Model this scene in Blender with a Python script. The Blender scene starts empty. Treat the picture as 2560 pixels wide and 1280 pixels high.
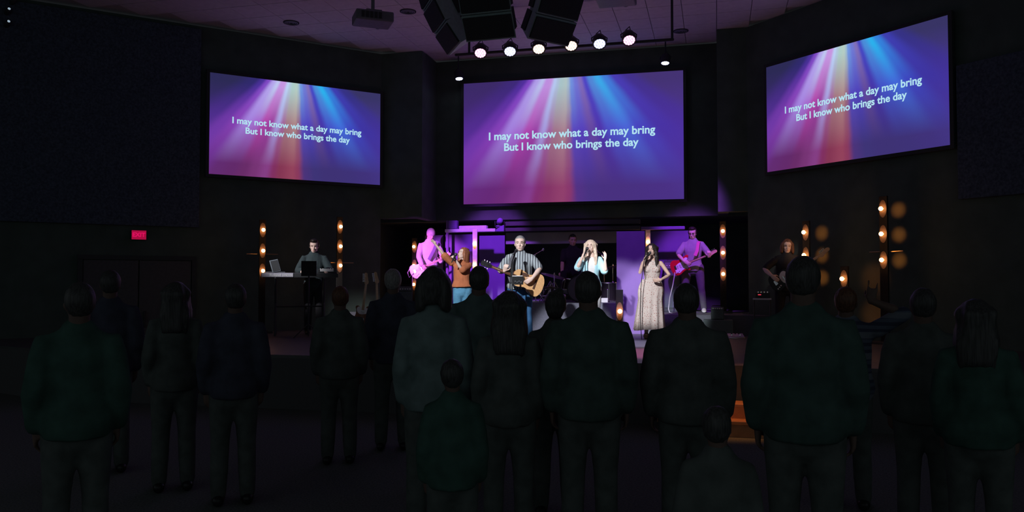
import bpy, bmesh, math, random
from mathutils import Vector, Matrix, Euler, noise
random.seed(7)
R = math.radians
SC = bpy.context.scene
COL = SC.collection
V = Vector

# ------------------------------------------------------------------ camera
FPX, PITCH, PSI, CAMZ = 2045.0, R(1.945), R(14.0), 1.65
cam_d = bpy.data.cameras.new('camera'); cam = bpy.data.objects.new('camera', cam_d); COL.objects.link(cam)
cam.location = (0, 0, CAMZ); cam.rotation_euler = (math.pi/2 + PITCH, 0, PSI)
cam_d.sensor_width = 36; cam_d.lens = 36*FPX/2560; cam_d.clip_start = .05; cam_d.clip_end = 200
SC.camera = cam

# ------------------------------------------------------------------ world, exposure
w = bpy.data.worlds.new('dim_room_air'); SC.world = w; w.use_nodes = True
bg = w.node_tree.nodes['Background']
bg.inputs[0].default_value = (.80, .95, 1.0, 1); bg.inputs[1].default_value = .13
SC.view_settings.view_transform = 'Standard'; SC.view_settings.look = 'None'
SC.view_settings.exposure = 0; SC.view_settings.gamma = 1; SC.view_settings.use_curve_mapping = False

SC.cycles.max_bounces = 6; SC.cycles.diffuse_bounces = 3; SC.cycles.glossy_bounces = 3; SC.cycles.transmission_bounces = 2

# ------------------------------------------------------------------ stage lights, plus an added ceiling fill
def spot(name, loc, tgt, color, watts, deg, blend=.35, size=.12):
    l = bpy.data.lights.new(name, 'SPOT'); l.energy = watts; l.color = color
    l.spot_size = R(deg); l.spot_blend = blend; l.shadow_soft_size = size
    o = bpy.data.objects.new(name, l); COL.objects.link(o); o.location = loc
    o.rotation_euler = (V(tgt) - V(loc)).to_track_quat('-Z', 'Y').to_euler()
    return o
WHITE = (1.0, .97, 1.0); PURP = (.42, .085, 1.0); PINK = (.74, .16, 1.0)
for x, tx, ty, tz, wt, dg in ((-5.6, -4.72, 14.15, 1.95, 3500, 9.2), (-4.3, -3.05, 12.85, 1.80, 3200, 9.4), (-3.4, -2.0, 13.9, 1.98, 3900, 7.8), (-2.6, -1.15, 14.3, 1.72, 3500, 9.1)):
    spot('front_key_light', (x, 5.0, 6.1), (tx, ty, tz), (.95, .97, 1.0), wt*1.3, dg, .30, .10)
spot('side_keys_light', (-9.2, 8.6, 5.4), (-7.55, 13.75, 2.05), (1, .95, .97), 1900, 11.5, .7)
spot('side_bass_light', (1.6, 8.6, 5.8), (1.3, 14.95, 2.35), (1, .80, .74), 420, 5.5, .7)
spot('back_wash_light', (-7.0, 11.4, 3.9), (-6.1, 17.05, 2.2), PINK, 3300, 13, .4)
spot('back_wash_light', (-4.6, 13.2, 5.9), (-4.7, 17.5, 2.0), PURP, 1900, 22, .5)
spot('back_wash_light', (-3.0, 13.2, 5.9), (-3.0, 17.6, 1.7), PURP, 130, 22, .5)
spot('back_wash_light', (-1.6, 11.6, 5.9), (-1.35, 15.6, 1.9), PURP, 450, 19, .6)
spot('back_wash_light', (-.2, 13.3, 5.9), (-.5, 17.2, 2.2), (.46, .10, 1), 1500, 20, .6)
spot('floor_wash_light', (-1.2, 10.2, 6.2), (-1.05, 11.2, .7), (1, .20, .50), 2600, 20, .8)
spot('floor_wash_light', (-1.2, 11.0, 6.2), (-1.1, 13.0, .7), (.62, .58, 1), 2800, 17, .8)
spot('apron_wash_light', (1.2, 8.5, 6.2), (.2, 9.55, .2), (1, .36, .12), 600, 14, .8)
spot('added_ceiling_fill', (-3.6, 13.6, 2.0), (-3.4, 13.2, 6.6), (1, .50, .62), 34, 150, 1, .6)  # added fill without a fixture, tints the ceiling pinkish

# ------------------------------------------------------------------ pixel rays (2560x1280 frame) used for laying out the room
_M = Euler((math.pi/2 + PITCH, 0, PSI)).to_matrix()
_F = V((-math.sin(PSI), math.cos(PSI), 0)); _RT = V((math.cos(PSI), math.sin(PSI), 0))
def ray(px, py): return _M @ V(((px-1280)/FPX, -(py-640)/FPX, -1))
def onY(px, py, Y): r = ray(px, py); return V((0, 0, CAMZ)) + r*(Y/r.y)
def onZ(px, py, Z): r = ray(px, py); return V((0, 0, CAMZ)) + r*((Z-CAMZ)/r.z)
def atD(px, py, d): r = ray(px, py); return V((0, 0, CAMZ)) + r*(d/r.dot(_F))
def onW(px, py, a, b, c): r = ray(px, py); return V((0, 0, CAMZ)) + r*(c/(a*r.x+b*r.y))     # vertical plane ax+by=c
def project(p):
    q = _M.transposed() @ (V(p) - V((0, 0, CAMZ))); return (1280 + FPX*q.x/-q.z, 640 - FPX*q.y/-q.z, -q.z)

# ------------------------------------------------------------------ materials
MATS = {}
def mat(name, col, rough=.7, metal=0, emit=None, es=0, var=0, vscale=20, bump=0, bscale=120, spec=.3):
    if name in MATS: return MATS[name]
    m = bpy.data.materials.new(name); m.use_nodes = True; MATS[name] = m
    nt = m.node_tree; b = nt.nodes['Principled BSDF']
    b.inputs['Base Color'].default_value = (*col, 1); b.inputs['Roughness'].default_value = rough
    b.inputs['Metallic'].default_value = metal; b.inputs['Specular IOR Level'].default_value = spec
    if emit: b.inputs['Emission Color'].default_value = (*emit, 1); b.inputs['Emission Strength'].default_value = es
    if var or bump: tc = nt.nodes.new('ShaderNodeTexCoord')
    if var:
        n = nt.nodes.new('ShaderNodeTexNoise'); n.inputs['Scale'].default_value = vscale; n.inputs['Detail'].default_value = 4
        nt.links.new(tc.outputs['Object'], n.inputs['Vector'])
        cr = nt.nodes.new('ShaderNodeValToRGB'); e = cr.color_ramp.elements
        e[0].position = .3; e[1].position = .7
        e[0].color = (*[c*(1-var) for c in col], 1); e[1].color = (*[min(1, c*(1+var)) for c in col], 1)
        nt.links.new(n.outputs['Fac'], cr.inputs['Fac']); nt.links.new(cr.outputs['Color'], b.inputs['Base Color'])
    if bump:
        n2 = nt.nodes.new('ShaderNodeTexNoise'); n2.inputs['Scale'].default_value = bscale
        nt.links.new(tc.outputs['Object'], n2.inputs['Vector'])
        bp = nt.nodes.new('ShaderNodeBump'); bp.inputs['Strength'].default_value = bump; bp.inputs['Distance'].default_value = .01
        nt.links.new(n2.outputs['Fac'], bp.inputs['Height']); nt.links.new(bp.outputs['Normal'], b.inputs['Normal'])
    return m
def lin(r, g, b):
    f = lambda c: (c/255/12.92 if c/255 <= .04045 else ((c/255+.055)/1.055)**2.4)
    return (f(r), f(g), f(b))

# ------------------------------------------------------------------ mesh helpers
def new_obj(name, mesh, m, parent=None):
    o = bpy.data.objects.new(name, mesh); COL.objects.link(o)
    if m and not mesh.materials: mesh.materials.append(m)
    if parent: o.parent = parent
    return o
def obj(name, bm, m, parent=None, smooth=False):
    bmesh.ops.recalc_face_normals(bm, faces=bm.faces)
    me = bpy.data.meshes.new(name); bm.to_mesh(me); bm.free()
    if smooth:
        for p in me.polygons: p.use_smooth = True
    return new_obj(name, me, m, parent)
def B(): return bmesh.new()
def box(bm, c, s, rot=None, bev=0):
    t = bmesh.new(); bmesh.ops.create_cube(t, size=1)
    bmesh.ops.scale(t, vec=s, verts=t.verts)
    if bev: bmesh.ops.bevel(t, geom=t.edges[:], offset=bev, segments=2, affect='EDGES', profile=.5)
    M = Matrix.Translation(c)
    if rot is not None: M = M @ (rot.to_4x4() if isinstance(rot, Matrix) else Euler(rot).to_matrix().to_4x4())
    t.transform(M); me = bpy.data.meshes.new('t'); t.to_mesh(me); t.free(); bm.from_mesh(me); bpy.data.meshes.remove(me)
    return bm
def frame(t, ref=None):
    t = t.normalized(); ref = V(ref) if ref is not None else (V((1, 0, 0)) if abs(t.x) < .9 else V((0, 1, 0)))
    u = ref - t*ref.dot(t)
    if u.length < 1e-4: u = V((0, 1, 0)) - t*t.y
    u.normalize(); return u, t.cross(u)
def tube(bm, pts, rad, ref=None, n=10, cap=True):
    pts = [V(p) for p in pts]
    if not isinstance(rad, (list, tuple)): rad = [rad]*len(pts)
    rad = [(r, r) if not isinstance(r, (tuple, list)) else r for r in rad]
    rings = []
    def ring(c, u, v, ra, rb): rings.append([bm.verts.new(c + u*(ra*math.cos(2*math.pi*k/n)) + v*(rb*math.sin(2*math.pi*k/n))) for k in range(n)])
    N = len(pts)
    for i, p in enumerate(pts):
        t = (pts[min(i+1, N-1)] - pts[max(i-1, 0)])
        u, v = frame(t, ref); t.normalize(); ra, rb = rad[i]
        if cap is True and i == 0:
            h = min(ra, rb); ring(p - t*h*.85, u, v, ra*.45, rb*.45); ring(p - t*h*.5, u, v, ra*.82, rb*.82)
        ring(p, u, v, ra, rb)
        if cap and i == N-1:
            h = min(ra, rb); ring(p + t*h*.5, u, v, ra*.82, rb*.82); ring(p + t*h*.85, u, v, ra*.45, rb*.45)
    for a, b in zip(rings, rings[1:]):
        for k in range(n): bm.faces.new((a[k], a[(k+1) % n], b[(k+1) % n], b[k]))
    bm.faces.new(rings[0][::-1]); bm.faces.new(rings[-1])
    return bm
def cyl(bm, a, b, r, n=12, r2=None): return tube(bm, [a, b], [r, r if r2 is None else r2], n=n, cap=False)
def ball(bm, c, s, M=None, sub=2):
    t = bmesh.new(); bmesh.ops.create_icosphere(t, subdivisions=sub, radius=1)
    s = (s, s, s) if not isinstance(s, (tuple, list)) else s
    bmesh.ops.scale(t, vec=s, verts=t.verts); T = Matrix.Translation(c)
    if M is not None: T = T @ M.to_4x4()
    t.transform(T); me = bpy.data.meshes.new('t'); t.to_mesh(me); t.free(); bm.from_mesh(me); bpy.data.meshes.remove(me)
    return bm
def lathe(bm, prof, M=None, n=20):
    """profile (r, z) turned around z"""
    M = M or Matrix(); rings = []
    for r, z in prof:
        if r < 1e-5: rings.append([bm.verts.new(M @ V((0, 0, z)))])
        else: rings.append([bm.verts.new(M @ V((r*math.cos(2*math.pi*k/n), r*math.sin(2*math.pi*k/n), z))) for k in range(n)])
    for a, b in zip(rings, rings[1:]):
        for k in range(n):
            k2 = (k+1) % n
            if len(a) == 1 and len(b) == 1: continue
            if len(a) == 1: bm.faces.new((a[0], b[k], b[k2]))
            elif len(b) == 1: bm.faces.new((a[k], a[k2], b[0]))
            else: bm.faces.new((a[k], a[k2], b[k2], b[k]))
    return bm
def smooth_loop(pts, per=6):
    out = []; n = len(pts)
    for i in range(n):
        p0, p1, p2, p3 = (V((*pts[(i+j) % n], 0)) for j in (-1, 0, 1, 2))
        for k in range(per):
            t = k/per
            q = .5*((2*p1) + (p2-p0)*t + (2*p0-5*p1+4*p2-p3)*t*t + (3*p1-p0-3*p2+p3)*t**3)
            out.append((q.x, q.y))
    return out
def prism(bm, out, z0, z1, bev=0, M=None):
    """outline in xy, extruded z0..z1, edges eased by inset rings"""
    M = M or Matrix(); n = len(out); cx = sum(p[0] for p in out)/n; cy = sum(p[1] for p in out)/n
    def ring(z, k):
        return [bm.verts.new(M @ V((cx+(x-cx)*k, cy+(y-cy)*k, z))) for x, y in out]
    rg = [ring(z0, 1-bev*2), ring(z0+bev*.12, 1), ring(z1-bev*.12, 1), ring(z1, 1-bev*2)] if bev else [ring(z0, 1), ring(z1, 1)]
    for a, b in zip(rg, rg[1:]):
        for k in range(n): bm.faces.new((a[k], a[(k+1) % n], b[(k+1) % n], b[k]))
    bm.faces.new(rg[0][::-1]); bm.faces.new(rg[-1]); return bm
def thing(name, label, cat, loc=(0, 0, 0), rz=0, group=None):
    o = bpy.data.objects.new(name, None); COL.objects.link(o); o.empty_display_size = .1
    o.location = loc; o.rotation_euler = (0, 0, rz); o['label'] = label; o['category'] = cat
    if group: o['group'] = group
    return o
def tag(o, label, cat, group=None):
    o['label'] = label; o['category'] = cat
    if group: o['group'] = group
    return o
def struct(name, bm, m): o = obj(name, bm, m); o['kind'] = 'structure'; return o
def copy_tree(o, parent=None):
    c = o.copy(); COL.objects.link(c)
    if parent: c.parent = parent
    for ch in list(o.children): copy_tree(ch, c)
    return c
def fuse(name, bm, voxel, m, parent, wr=0, ws=14, iters=3, az=.55):
    """join overlapping closed shells into one continuous skin"""
    me = bpy.data.meshes.new('t'); bmesh.ops.recalc_face_normals(bm, faces=bm.faces); bm.to_mesh(me); bm.free()
    t = bpy.data.objects.new('t', me); COL.objects.link(t)
    r = t.modifiers.new('r', 'REMESH'); r.mode = 'VOXEL'; r.voxel_size = voxel
    s = t.modifiers.new('s', 'SMOOTH'); s.factor = .5; s.iterations = iters
    dg = bpy.context.evaluated_depsgraph_get()
    out = bpy.data.meshes.new_from_object(t.evaluated_get(dg)); out.name = name
    bpy.data.objects.remove(t); bpy.data.meshes.remove(me); out.materials.clear()
    if wr:
        nr = [v.normal.copy() for v in out.vertices]
        for v, nn in zip(out.vertices, nr):
            q = v.co
            v.co = q + nn*(wr*(noise.noise(V((q.x*ws, q.y*ws, q.z*ws*az))) + .5*noise.noise(V((q.x, q.y, q.z*(1 if az > .3 else az)))*ws*2.2)))
    for p in out.polygons: p.use_smooth = True
    return new_obj(name, out, m, parent)

# ================================================================== THE ROOM
ZC, ZS, ZR, ZD = 6.62, .71, 1.07, 1.28          # ceiling, stage, back riser, drum riser
M_wall = mat('black_painted_wall', (.085, .115, .10), .95, var=.12, vscale=3, spec=.05)
M_carp = mat('dark_carpet', (.16, .18, .17), 1, var=.3, vscale=60, spec=.02)
M_blk = mat('black_metal', (.035, .038, .042), .5, spec=.35)
M_blkmatt = mat('black_matt', (.06, .065, .07), .95, spec=.05)
def quad_wall(name, p0, p1, z0, z1, m=None, th=.2):
    """slab whose room face runs p0-p1; the body lies on the left of that direction"""
    p0, p1 = V((*p0, 0)), V((*p1, 0)); d = (p1-p0); a = math.atan2(d.y, d.x); n = V((-d.y, d.x, 0)).normalized()
    bm = B(); c = (p0+p1)/2 + n*th/2 + V((0, 0, (z0+z1)/2)); box(bm, c, (d.length, th, z1-z0), (0, 0, a))
    return struct(name, bm, m or M_wall)
LW, RW, YS, YC = -23.34, 16.956, 16.35, 17.27     # left wall x-y, right wall x+y, soffit y, centre wall y
bm = B(); box(bm, (-3, 6, -.1), (40, 34, .2)); struct('floor', bm, M_carp)
quad_wall('wall_left', (-19, -19-LW), (YS+LW, YS), 0, ZC)
quad_wall('wall_right', (RW-YS, YS), (12.5, RW-12.5), 0, ZC)
quad_wall('wall_soffit_left', (YS+LW, YS), (-6.05, YS), 3.05, ZC)
quad_wall('wall_soffit_right', (.05, YS), (RW-YS, YS), 3.05, ZC)
quad_wall('wall_recess_left', (-6.05, YS+.2), (-6.05, YC), 3.05, ZC)
quad_wall('wall_recess_right', (.05, YC), (.05, YS+.2), 3.05, ZC)
quad_wall('wall_centre', (-6.05, YC), (.05, YC), 3.05, ZC)
quad_wall('wall_back', (-7.9, 19.7), (1.5, 19.7), 0, 3.25)
quad_wall('wall_alcove_left', (-7.7, YS+.45), (-7.7, 19.7), 0, 3.25)
quad_wall('wall_alcove_right', (1.3, 19.7), (1.3, YS+.45), 0, 3.25)
bm = B(); box(bm, (-3.2, 18.7, 3.15), (9.2, 2.4, .2)); struct('ceiling_alcove', bm, M_wall)
# ceiling: slab with a grid of tiles set into it
M_tile = mat('white_ceiling_tile', (.62, .58, .60), .95, var=.06, vscale=9, bump=.25, bscale=160, spec=.05)
bm = B(); box(bm, (-3.5, 6.4, ZC+.16), (30, 23, .2)); ceil = struct('ceiling', bm, mat('ceiling_grid', (.46, .43, .45), .9))
t = bmesh.new(); box(t, (0, 0, 0), (.600, .600, .05), bev=.004); tm = bpy.data.meshes.new('ceiling_tile'); t.to_mesh(tm); t.free(); tm.materials.append(M_tile)
tiles = []
for i in range(-25, 20):
    for j in range(0, 30):
        x, y = -3.0 + .61*(i+.5), 17.2 - .61*(j+.5)
        if y > YS and not (-6.0 < x < 0): continue
        if x - y < LW + .1 or x + y > RW - .1: continue
        u, v, d = project((x, y, ZC)); tiles.append((x, y, -120 < u < 2680 and -60 < v < 400 and d > 1, d))
seen = sorted([q for q in tiles if q[2]], key=lambda q: q[3])[:300]; sset = {(q[0], q[1]) for q in seen}
for x, y, _, _ in seen:
    o = new_obj('ceiling_tile', tm, None, ceil); o.location = (x, y, ZC+.035)
bm = B()
for x, y, _, _ in tiles:
    if (x, y) not in sset: box(bm, (x, y, ZC+.035), (.585, .585, .05))
if bm.faces: o = obj('ceiling_tiles_beyond', bm, M_tile, ceil); o['kind'] = 'stuff'
else: bm.free()
# stage and risers
M_stage = mat('grey_stage_floor', (.085, .085, .09), .45, var=.12, vscale=4, spec=.4)
M_face = mat('dark_stage_face', (.10, .10, .105), .9)
M_riser = mat('grey_riser_carpet', (.12, .12, .15), .95, var=.15, vscale=40)
poly = [(-9.4, 9.8), (3.0, 9.8), (6.05, 10.85), (RW-YS+.05, YS+.0), (1.25, YS+.45), (1.25, 19.65), (-7.65, 19.65), (-7.65, YS+.45), (YS+LW-.05, YS), (-12.45, 10.85)]
poly = [(x, y) for x, y in poly]
bm = B(); prism(bm, poly, 0, ZS-.04); stage = struct('floor_stage', bm, M_face)
bm = B(); prism(bm, poly, ZS-.04, ZS); o = obj('stage_deck', bm, M_stage, stage)
bm = B(); prism(bm, [(-7.35, 15.6), (.98, 15.6), (.5, 16.3), (.5, 16.9), (1.2, 16.9), (1.2, 19.6), (-7.55, 19.6), (-7.55, 16.9), (-6.9, 16.9), (-6.9, 16.3)], ZS, ZR); tag(obj('stage_riser', bm, M_riser), 'long grey carpeted riser across the back of the stage', 'riser')
a = onY(1258, 760, 15.55); b = onY(1541, 760, 15.55)
bm = B(); box(bm, ((a.x+b.x)/2, 17.2, (ZR+ZD)/2+.001), (b.x-a.x, 3.3, ZD-ZR)); box(bm, ((a.x+b.x)/2, 15.56, (ZS+ZD)/2), (b.x-a.x, .06, ZD-ZS-.004))
tag(obj('drum_riser', bm, mat('lavender_grey_riser', (.20, .20, .27), .9, var=.1, vscale=50)), 'pale grey drum riser in the middle of the stage', 'riser')
# dark fabric wall panels either side
M_panel = mat('dark_blue_acoustic_fabric', (.075, .095, .13), 1, var=.35, vscale=26, bump=.4, bscale=90, spec=.02)
def wall_panel(pa, pb, ztop, zbot, plane, label):
    A, Bp = onW(pa, 500, *plane), onW(pb, 500, *plane); d = Bp-A; d.z = 0
    nin = V((plane[0], plane[1], 0)).normalized()*-1 if plane[2] > 0 else V((plane[0], plane[1], 0)).normalized()*-1
    if nin.dot(V((0, -1, 0))) < 0: nin = -nin
    c = (A+Bp)/2 + nin*.05; c.z = (ztop+zbot)/2
    bm = B(); box(bm, c, (d.length, .08, ztop-zbot), (0, 0, math.atan2(d.y, d.x)), bev=.01)
    return tag(obj('acoustic_panel', bm, M_panel), label, 'wall panel')
LPL, RPL = (1, -1, LW), (1, 1, RW)
zb = onW(300, 563, *LPL).z
wall_panel(-260, 496, ZC-.08, zb, LPL, 'large dark blue fabric wall panel above the exit sign')
wall_panel(2404, 2900, 4.9, 2.9, RPL, 'dark blue fabric wall panel to the right of the right screen')

# exit sign and the door beneath it
e = onW(346, 588, *LPL); n = V((1, -1, 0)).normalized()
t = thing('exit_sign', 'small glowing red exit sign on the dark left wall', 'exit sign', e + n*.05, R(45))
bm = B(); box(bm, (0, 0, 0), (.27, .07, .185), bev=.012); obj('housing', bm, mat('exit_housing', (.05, .02, .02), .6), t)
bm = B(); box(bm, (0, -.037, 0), (.245, .006, .165)); obj('face', bm, mat('exit_face', (.1, 0, .01), .6, emit=lin(165, 12, 62), es=1), t)
def text_mesh(name, s, size, m, parent, loc, rot=(math.pi/2, 0, 0), off=0, width=None, ext=.001, align='CENTER', spacing=1):
    c = bpy.data.curves.new(name, 'FONT'); c.body = s; c.size = size; c.align_x = align; c.align_y = 'CENTER'; c.offset = off; c.extrude = ext; c.resolution_u = 4; c.space_character = spacing
    o = bpy.data.objects.new('t', c); COL.objects.link(o); dg = bpy.context.evaluated_depsgraph_get(); dg.update()
    me = bpy.data.meshes.new_from_object(o.evaluated_get(dg)); bpy.data.objects.remove(o); bpy.data.curves.remove(c); me.name = name
    xs = [v.co.x for v in me.vertices]; ys = [v.co.y for v in me.vertices]
    if width:
        k = width/(max(xs)-min(xs)); me.transform(Matrix.Diagonal((k, k if align != 'FIT' else 1, 1, 1)))
        xs = [v.co.x for v in me.vertices]
        if align == 'CENTER': me.transform(Matrix.Translation((-(max(xs)+min(xs))/2, 0, 0)))
    me.materials.clear(); p = new_obj(name, me, m, parent); p.location = loc; p.rotation_euler = rot
    return p
text_mesh('lettering', 'EXIT', .12, mat('exit_letters', (.1, 0, 0), .6, emit=lin(225, 15, 95), es=1), t, (0, -.0412, 0), width=.215, off=.004)
dc = onW(346, 700, *LPL); t = thing('door_1', 'plain dark double door under the exit sign', 'door', (dc.x, dc.y, 0), R(45)); t['kind'] = 'structure'
M_door = mat('dark_door', (.085, .085, .09), .7, var=.1)
for s in (-1, 1):
    bm = B(); box(bm, (s*.46, -.03, 1.04), (.9, .05, 2.08), bev=.006); dl = obj('door_leaf', bm, M_door, t)
    bm = B(); box(bm, (s*.1, -.075, 1.0), (.03, .04, .3), bev=.006); obj('handle', bm, M_blk, dl)
bm = B(); box(bm, (0, -.03, 2.13), (2.0, .08, .08)); box(bm, (-.96, -.03, 1.05), (.08, .08, 2.1)); box(bm, (.96, -.03, 1.05), (.08, .08, 2.1)); obj('door_frame', bm, M_blk, t)

# ================================================================== SCREENS
def ramp_at(nt, fac, stops):
    n = nt.nodes.new('ShaderNodeValToRGB'); cr = n.color_ramp; cr.interpolation = 'EASE'
    while len(cr.elements) < len(stops): cr.elements.new(.5)
    for e, (p, c) in zip(cr.elements, stops): e.position = p; e.color = (*lin(*c), 1)
    nt.links.new(fac, n.inputs['Fac']); return n.outputs['Color']
RAYS = [(-.80, (44, 42, 84), (60, 42, 112), (88, 60, 150)), (-.56, (48, 42, 108), (78, 46, 140), (110, 62, 165)), (-.47, (72, 48, 150), (110, 56, 165), (112, 58, 165)),
 (-.40, (128, 74, 196), (134, 66, 180), (104, 48, 138)), (-.33, (180, 164, 236), (164, 130, 222), (98, 44, 112)), (-.27, (190, 198, 240), (166, 110, 208), (98, 42, 106)),
 (-.225, (196, 148, 226), (176, 72, 170), (104, 44, 104)), (-.18, (198, 150, 224), (156, 66, 160), (118, 52, 116)), (-.135, (186, 208, 244), (168, 158, 222), (132, 62, 132)), (-.105, (176, 200, 220), (162, 104, 156), (128, 48, 96)),
 (-.075, (172, 204, 200), (164, 122, 132), (132, 54, 84)), (-.02, (180, 204, 196), (172, 136, 138), (146, 66, 92)), (0.0, (164, 192, 204), (150, 104, 130), (138, 58, 92)), (.03, (112, 150, 224), (84, 76, 190), (74, 52, 122)), (.075, (110, 120, 212), (80, 68, 186), (62, 52, 118)),
 (.125, (128, 110, 184), (98, 74, 156), (62, 50, 116)), (.17, (70, 72, 196), (70, 54, 168), (62, 50, 116)), (.225, (74, 140, 216), (68, 84, 200), (62, 50, 118)), (.31, (44, 176, 236), (66, 104, 216), (64, 50, 122)), (.38, (52, 130, 220), (62, 70, 190), (66, 52, 128)),
 (.48, (62, 62, 176), (62, 52, 160), (74, 52, 140)), (.62, (54, 50, 132), (66, 50, 150), (84, 56, 160)), (.80, (56, 52, 100), (70, 54, 140), (90, 60, 170))]
def screen_material(name, wd, ht, tint, tf, gain=1.0):
    m = bpy.data.materials.new(name); m.use_nodes = True; nt = m.node_tree; N, L = nt.nodes, nt.links; N.clear()
    def mth(op, a, b=None, clamp=False):
        n = N.new('ShaderNodeMath'); n.operation = op; n.use_clamp = clamp
        for i, x in enumerate((a, b)):
            if x is None: continue
            if isinstance(x, (int, float)): n.inputs[i].default_value = x
            else: L.new(x, n.inputs[i])
        return n.outputs[0]
    tc = N.new('ShaderNodeTexCoord'); sp = N.new('ShaderNodeSeparateXYZ'); L.new(tc.outputs['Object'], sp.inputs[0])
    u = mth('ADD', mth('DIVIDE', sp.outputs['X'], wd), .5); v = mth('ADD', mth('DIVIDE', sp.outputs['Z'], ht), .5)
    nz = N.new('ShaderNodeTexNoise'); nz.inputs['Scale'].default_value = 2.2; nz.inputs['Detail'].default_value = 1; L.new(tc.outputs['Object'], nz.inputs['Vector'])
    wob = mth('MULTIPLY', mth('SUBTRACT', nz.outputs['Fac'], .5), .016)
    a = mth('ADD', mth('DIVIDE', mth('SUBTRACT', u, .492), mth('SUBTRACT', 1.42, v)), wob)
    f = mth('DIVIDE', mth('ADD', a, .8), 1.6, True)
    top, mid, bot = (ramp_at(nt, f, [((s[0]+.8)/1.6, s[k]) for s in RAYS]) for k in (1, 2, 3))
    def mix(fac, c1, c2):
        n = N.new('ShaderNodeMix'); n.data_type = 'RGBA'
        if isinstance(fac, float): n.inputs[0].default_value = fac
        else: L.new(fac, n.inputs[0])
        for i, c in ((6, c1), (7, c2)):
            if isinstance(c, tuple): n.inputs[i].default_value = (*c, 1)
            else: L.new(c, n.inputs[i])
        return n.outputs[2]
    c = mix(mth('DIVIDE', mth('SUBTRACT', v, .58), .36, True), mid, top)
    c = mix(mth('DIVIDE', mth('SUBTRACT', .58, v), .46, True), c, bot)
    c = mix(tf, c, lin(*tint))
    em = N.new('ShaderNodeEmission'); em.inputs[1].default_value = gain; L.new(c, em.inputs[0])
    out = N.new('ShaderNodeOutputMaterial'); L.new(em.outputs[0], out.inputs[0]); return m
M_text = mat('projected_lettering', (.1, .1, .1), .9, emit=lin(178, 226, 240), es=1)
def screen(loc, yaw, wd, tint, tf, label, gain=1.0):
    ht = wd*9/16; t = thing('projection_screen', label, 'screen', loc, yaw, 'hanging projection screens')
    bm = B(); box(bm, (0, 0, 0), (wd, .02, ht)); obj('picture', bm, screen_material('light_ray_picture', wd, ht, tint, tf, gain), t)
    bm = B()
    for s in (-1, 1):
        box(bm, (0, .02, s*(ht/2+.03)), (wd+.12, .06, .06)); box(bm, (s*(wd/2+.03), .02, 0), (.06, .06, ht))
    box(bm, (0, .035, 0), (wd, .03, ht)); obj('frame', bm, M_blkmatt, t)
    bm = B(); box(bm, (0, .076, 0), (wd*.5, .052, ht*.3)); obj('wall_mount', bm, M_blk, t)
    for s, uw, vv in (('I may not know what a day may bring', .757, .452), ('But I know who brings the day', .612, .545)):
        text_mesh('lyric_line', s, .2*wd/4.75, M_text, t, (0, -.0125, ht*(.5-vv)), off=.0048*wd/4.75, width=uw*wd, ext=.0004)
    return t
S = 1.0
screen((-8.197, 14.999, CAMZ+3.091), R(45), 3.489, (40, 30, 120), .0, 'left projection screen angled inwards showing lyrics over light rays')
screen((-3.001, 17.167, CAMZ+3.083), 0, 4.75, (125, 38, 190), .11, 'large centre projection screen showing lyrics over purple light rays')
screen((2.184, 14.631, CAMZ+3.057), R(-45), 3.489, (40, 30, 120), .0, 'right projection screen angled inwards showing lyrics over light rays')

# ================================================================== CEILING RIG
M_grille = mat('black_speaker_grille', (.045, .055, .06), .85, var=.3, vscale=120, bump=.6, bscale=400)
M_cab = mat('dark_teal_cabinet', (.36, .48, .48), .75, var=.1)
def line_array(px, py, d, yaw, label, n=3, p0=8):
    P = atD(px, py, d); t = thing('line_array', label, 'loudspeaker', P, yaw, 'hanging line arrays')
    z, y = 0, 0; W, H, D = .76, .38, .44; pos = V((0, 0, 0)); pit = R(36)
    for k in range(n):                                                   # bottom cabinet first, each box less tilted than the one below
        Rm = Matrix.Rotation(pit, 3, 'X')                                # front (-y) turned down
        c = pos + Rm @ V((0, D/2, H/2))
        bm = B(); o2 = [(-W/2, -D/2), (W/2, -D/2), (W/2-.16, D/2), (-W/2+.16, D/2)]
        prism(bm, o2, -H/2, H/2, M=Matrix.Translation(c) @ Rm.to_4x4()); cb = obj('cabinet', bm, M_cab, t)
        bm = B(); box(bm, c + Rm @ V((0, -D/2-.012, 0)), (W-.03, .03, H-.05), Rm, bev=.01); obj('grille', bm, M_grille, cb)
        for s in (-1, 1):
            bm = B(); box(bm, c + Rm @ V((s*(W/2-.09), D/2-.12, 0)), (.03, .12, H*.8), Rm); obj('rigging_plate', bm, M_blk, cb)
        pos = pos + Rm @ V((0, 0, H+.015)); pit -= R(p0+4*k)
    for s in (-1, 1):
        bm = B(); tube(bm, [pos + V((s*.3, .3, -.1)), V((s*.3, pos.y+.3, ZC-P.z+.05))], .014, n=6); obj('hanging_cable', bm, M_blk, t)
    return t
line_array(1228, 100, 11.7, R(-3), 'middle of the three black line arrays hanging from the ceiling', n=4)
line_array(1137, 123, 12.5, R(-58), 'left black line array turned towards the left screen', n=4)
line_array(1370, 107, 12.2, R(48), 'right black line array turned towards the right screen', n=4)
M_grey = mat('grey_plastic', (.16, .17, .20), .6, var=.08)
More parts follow.
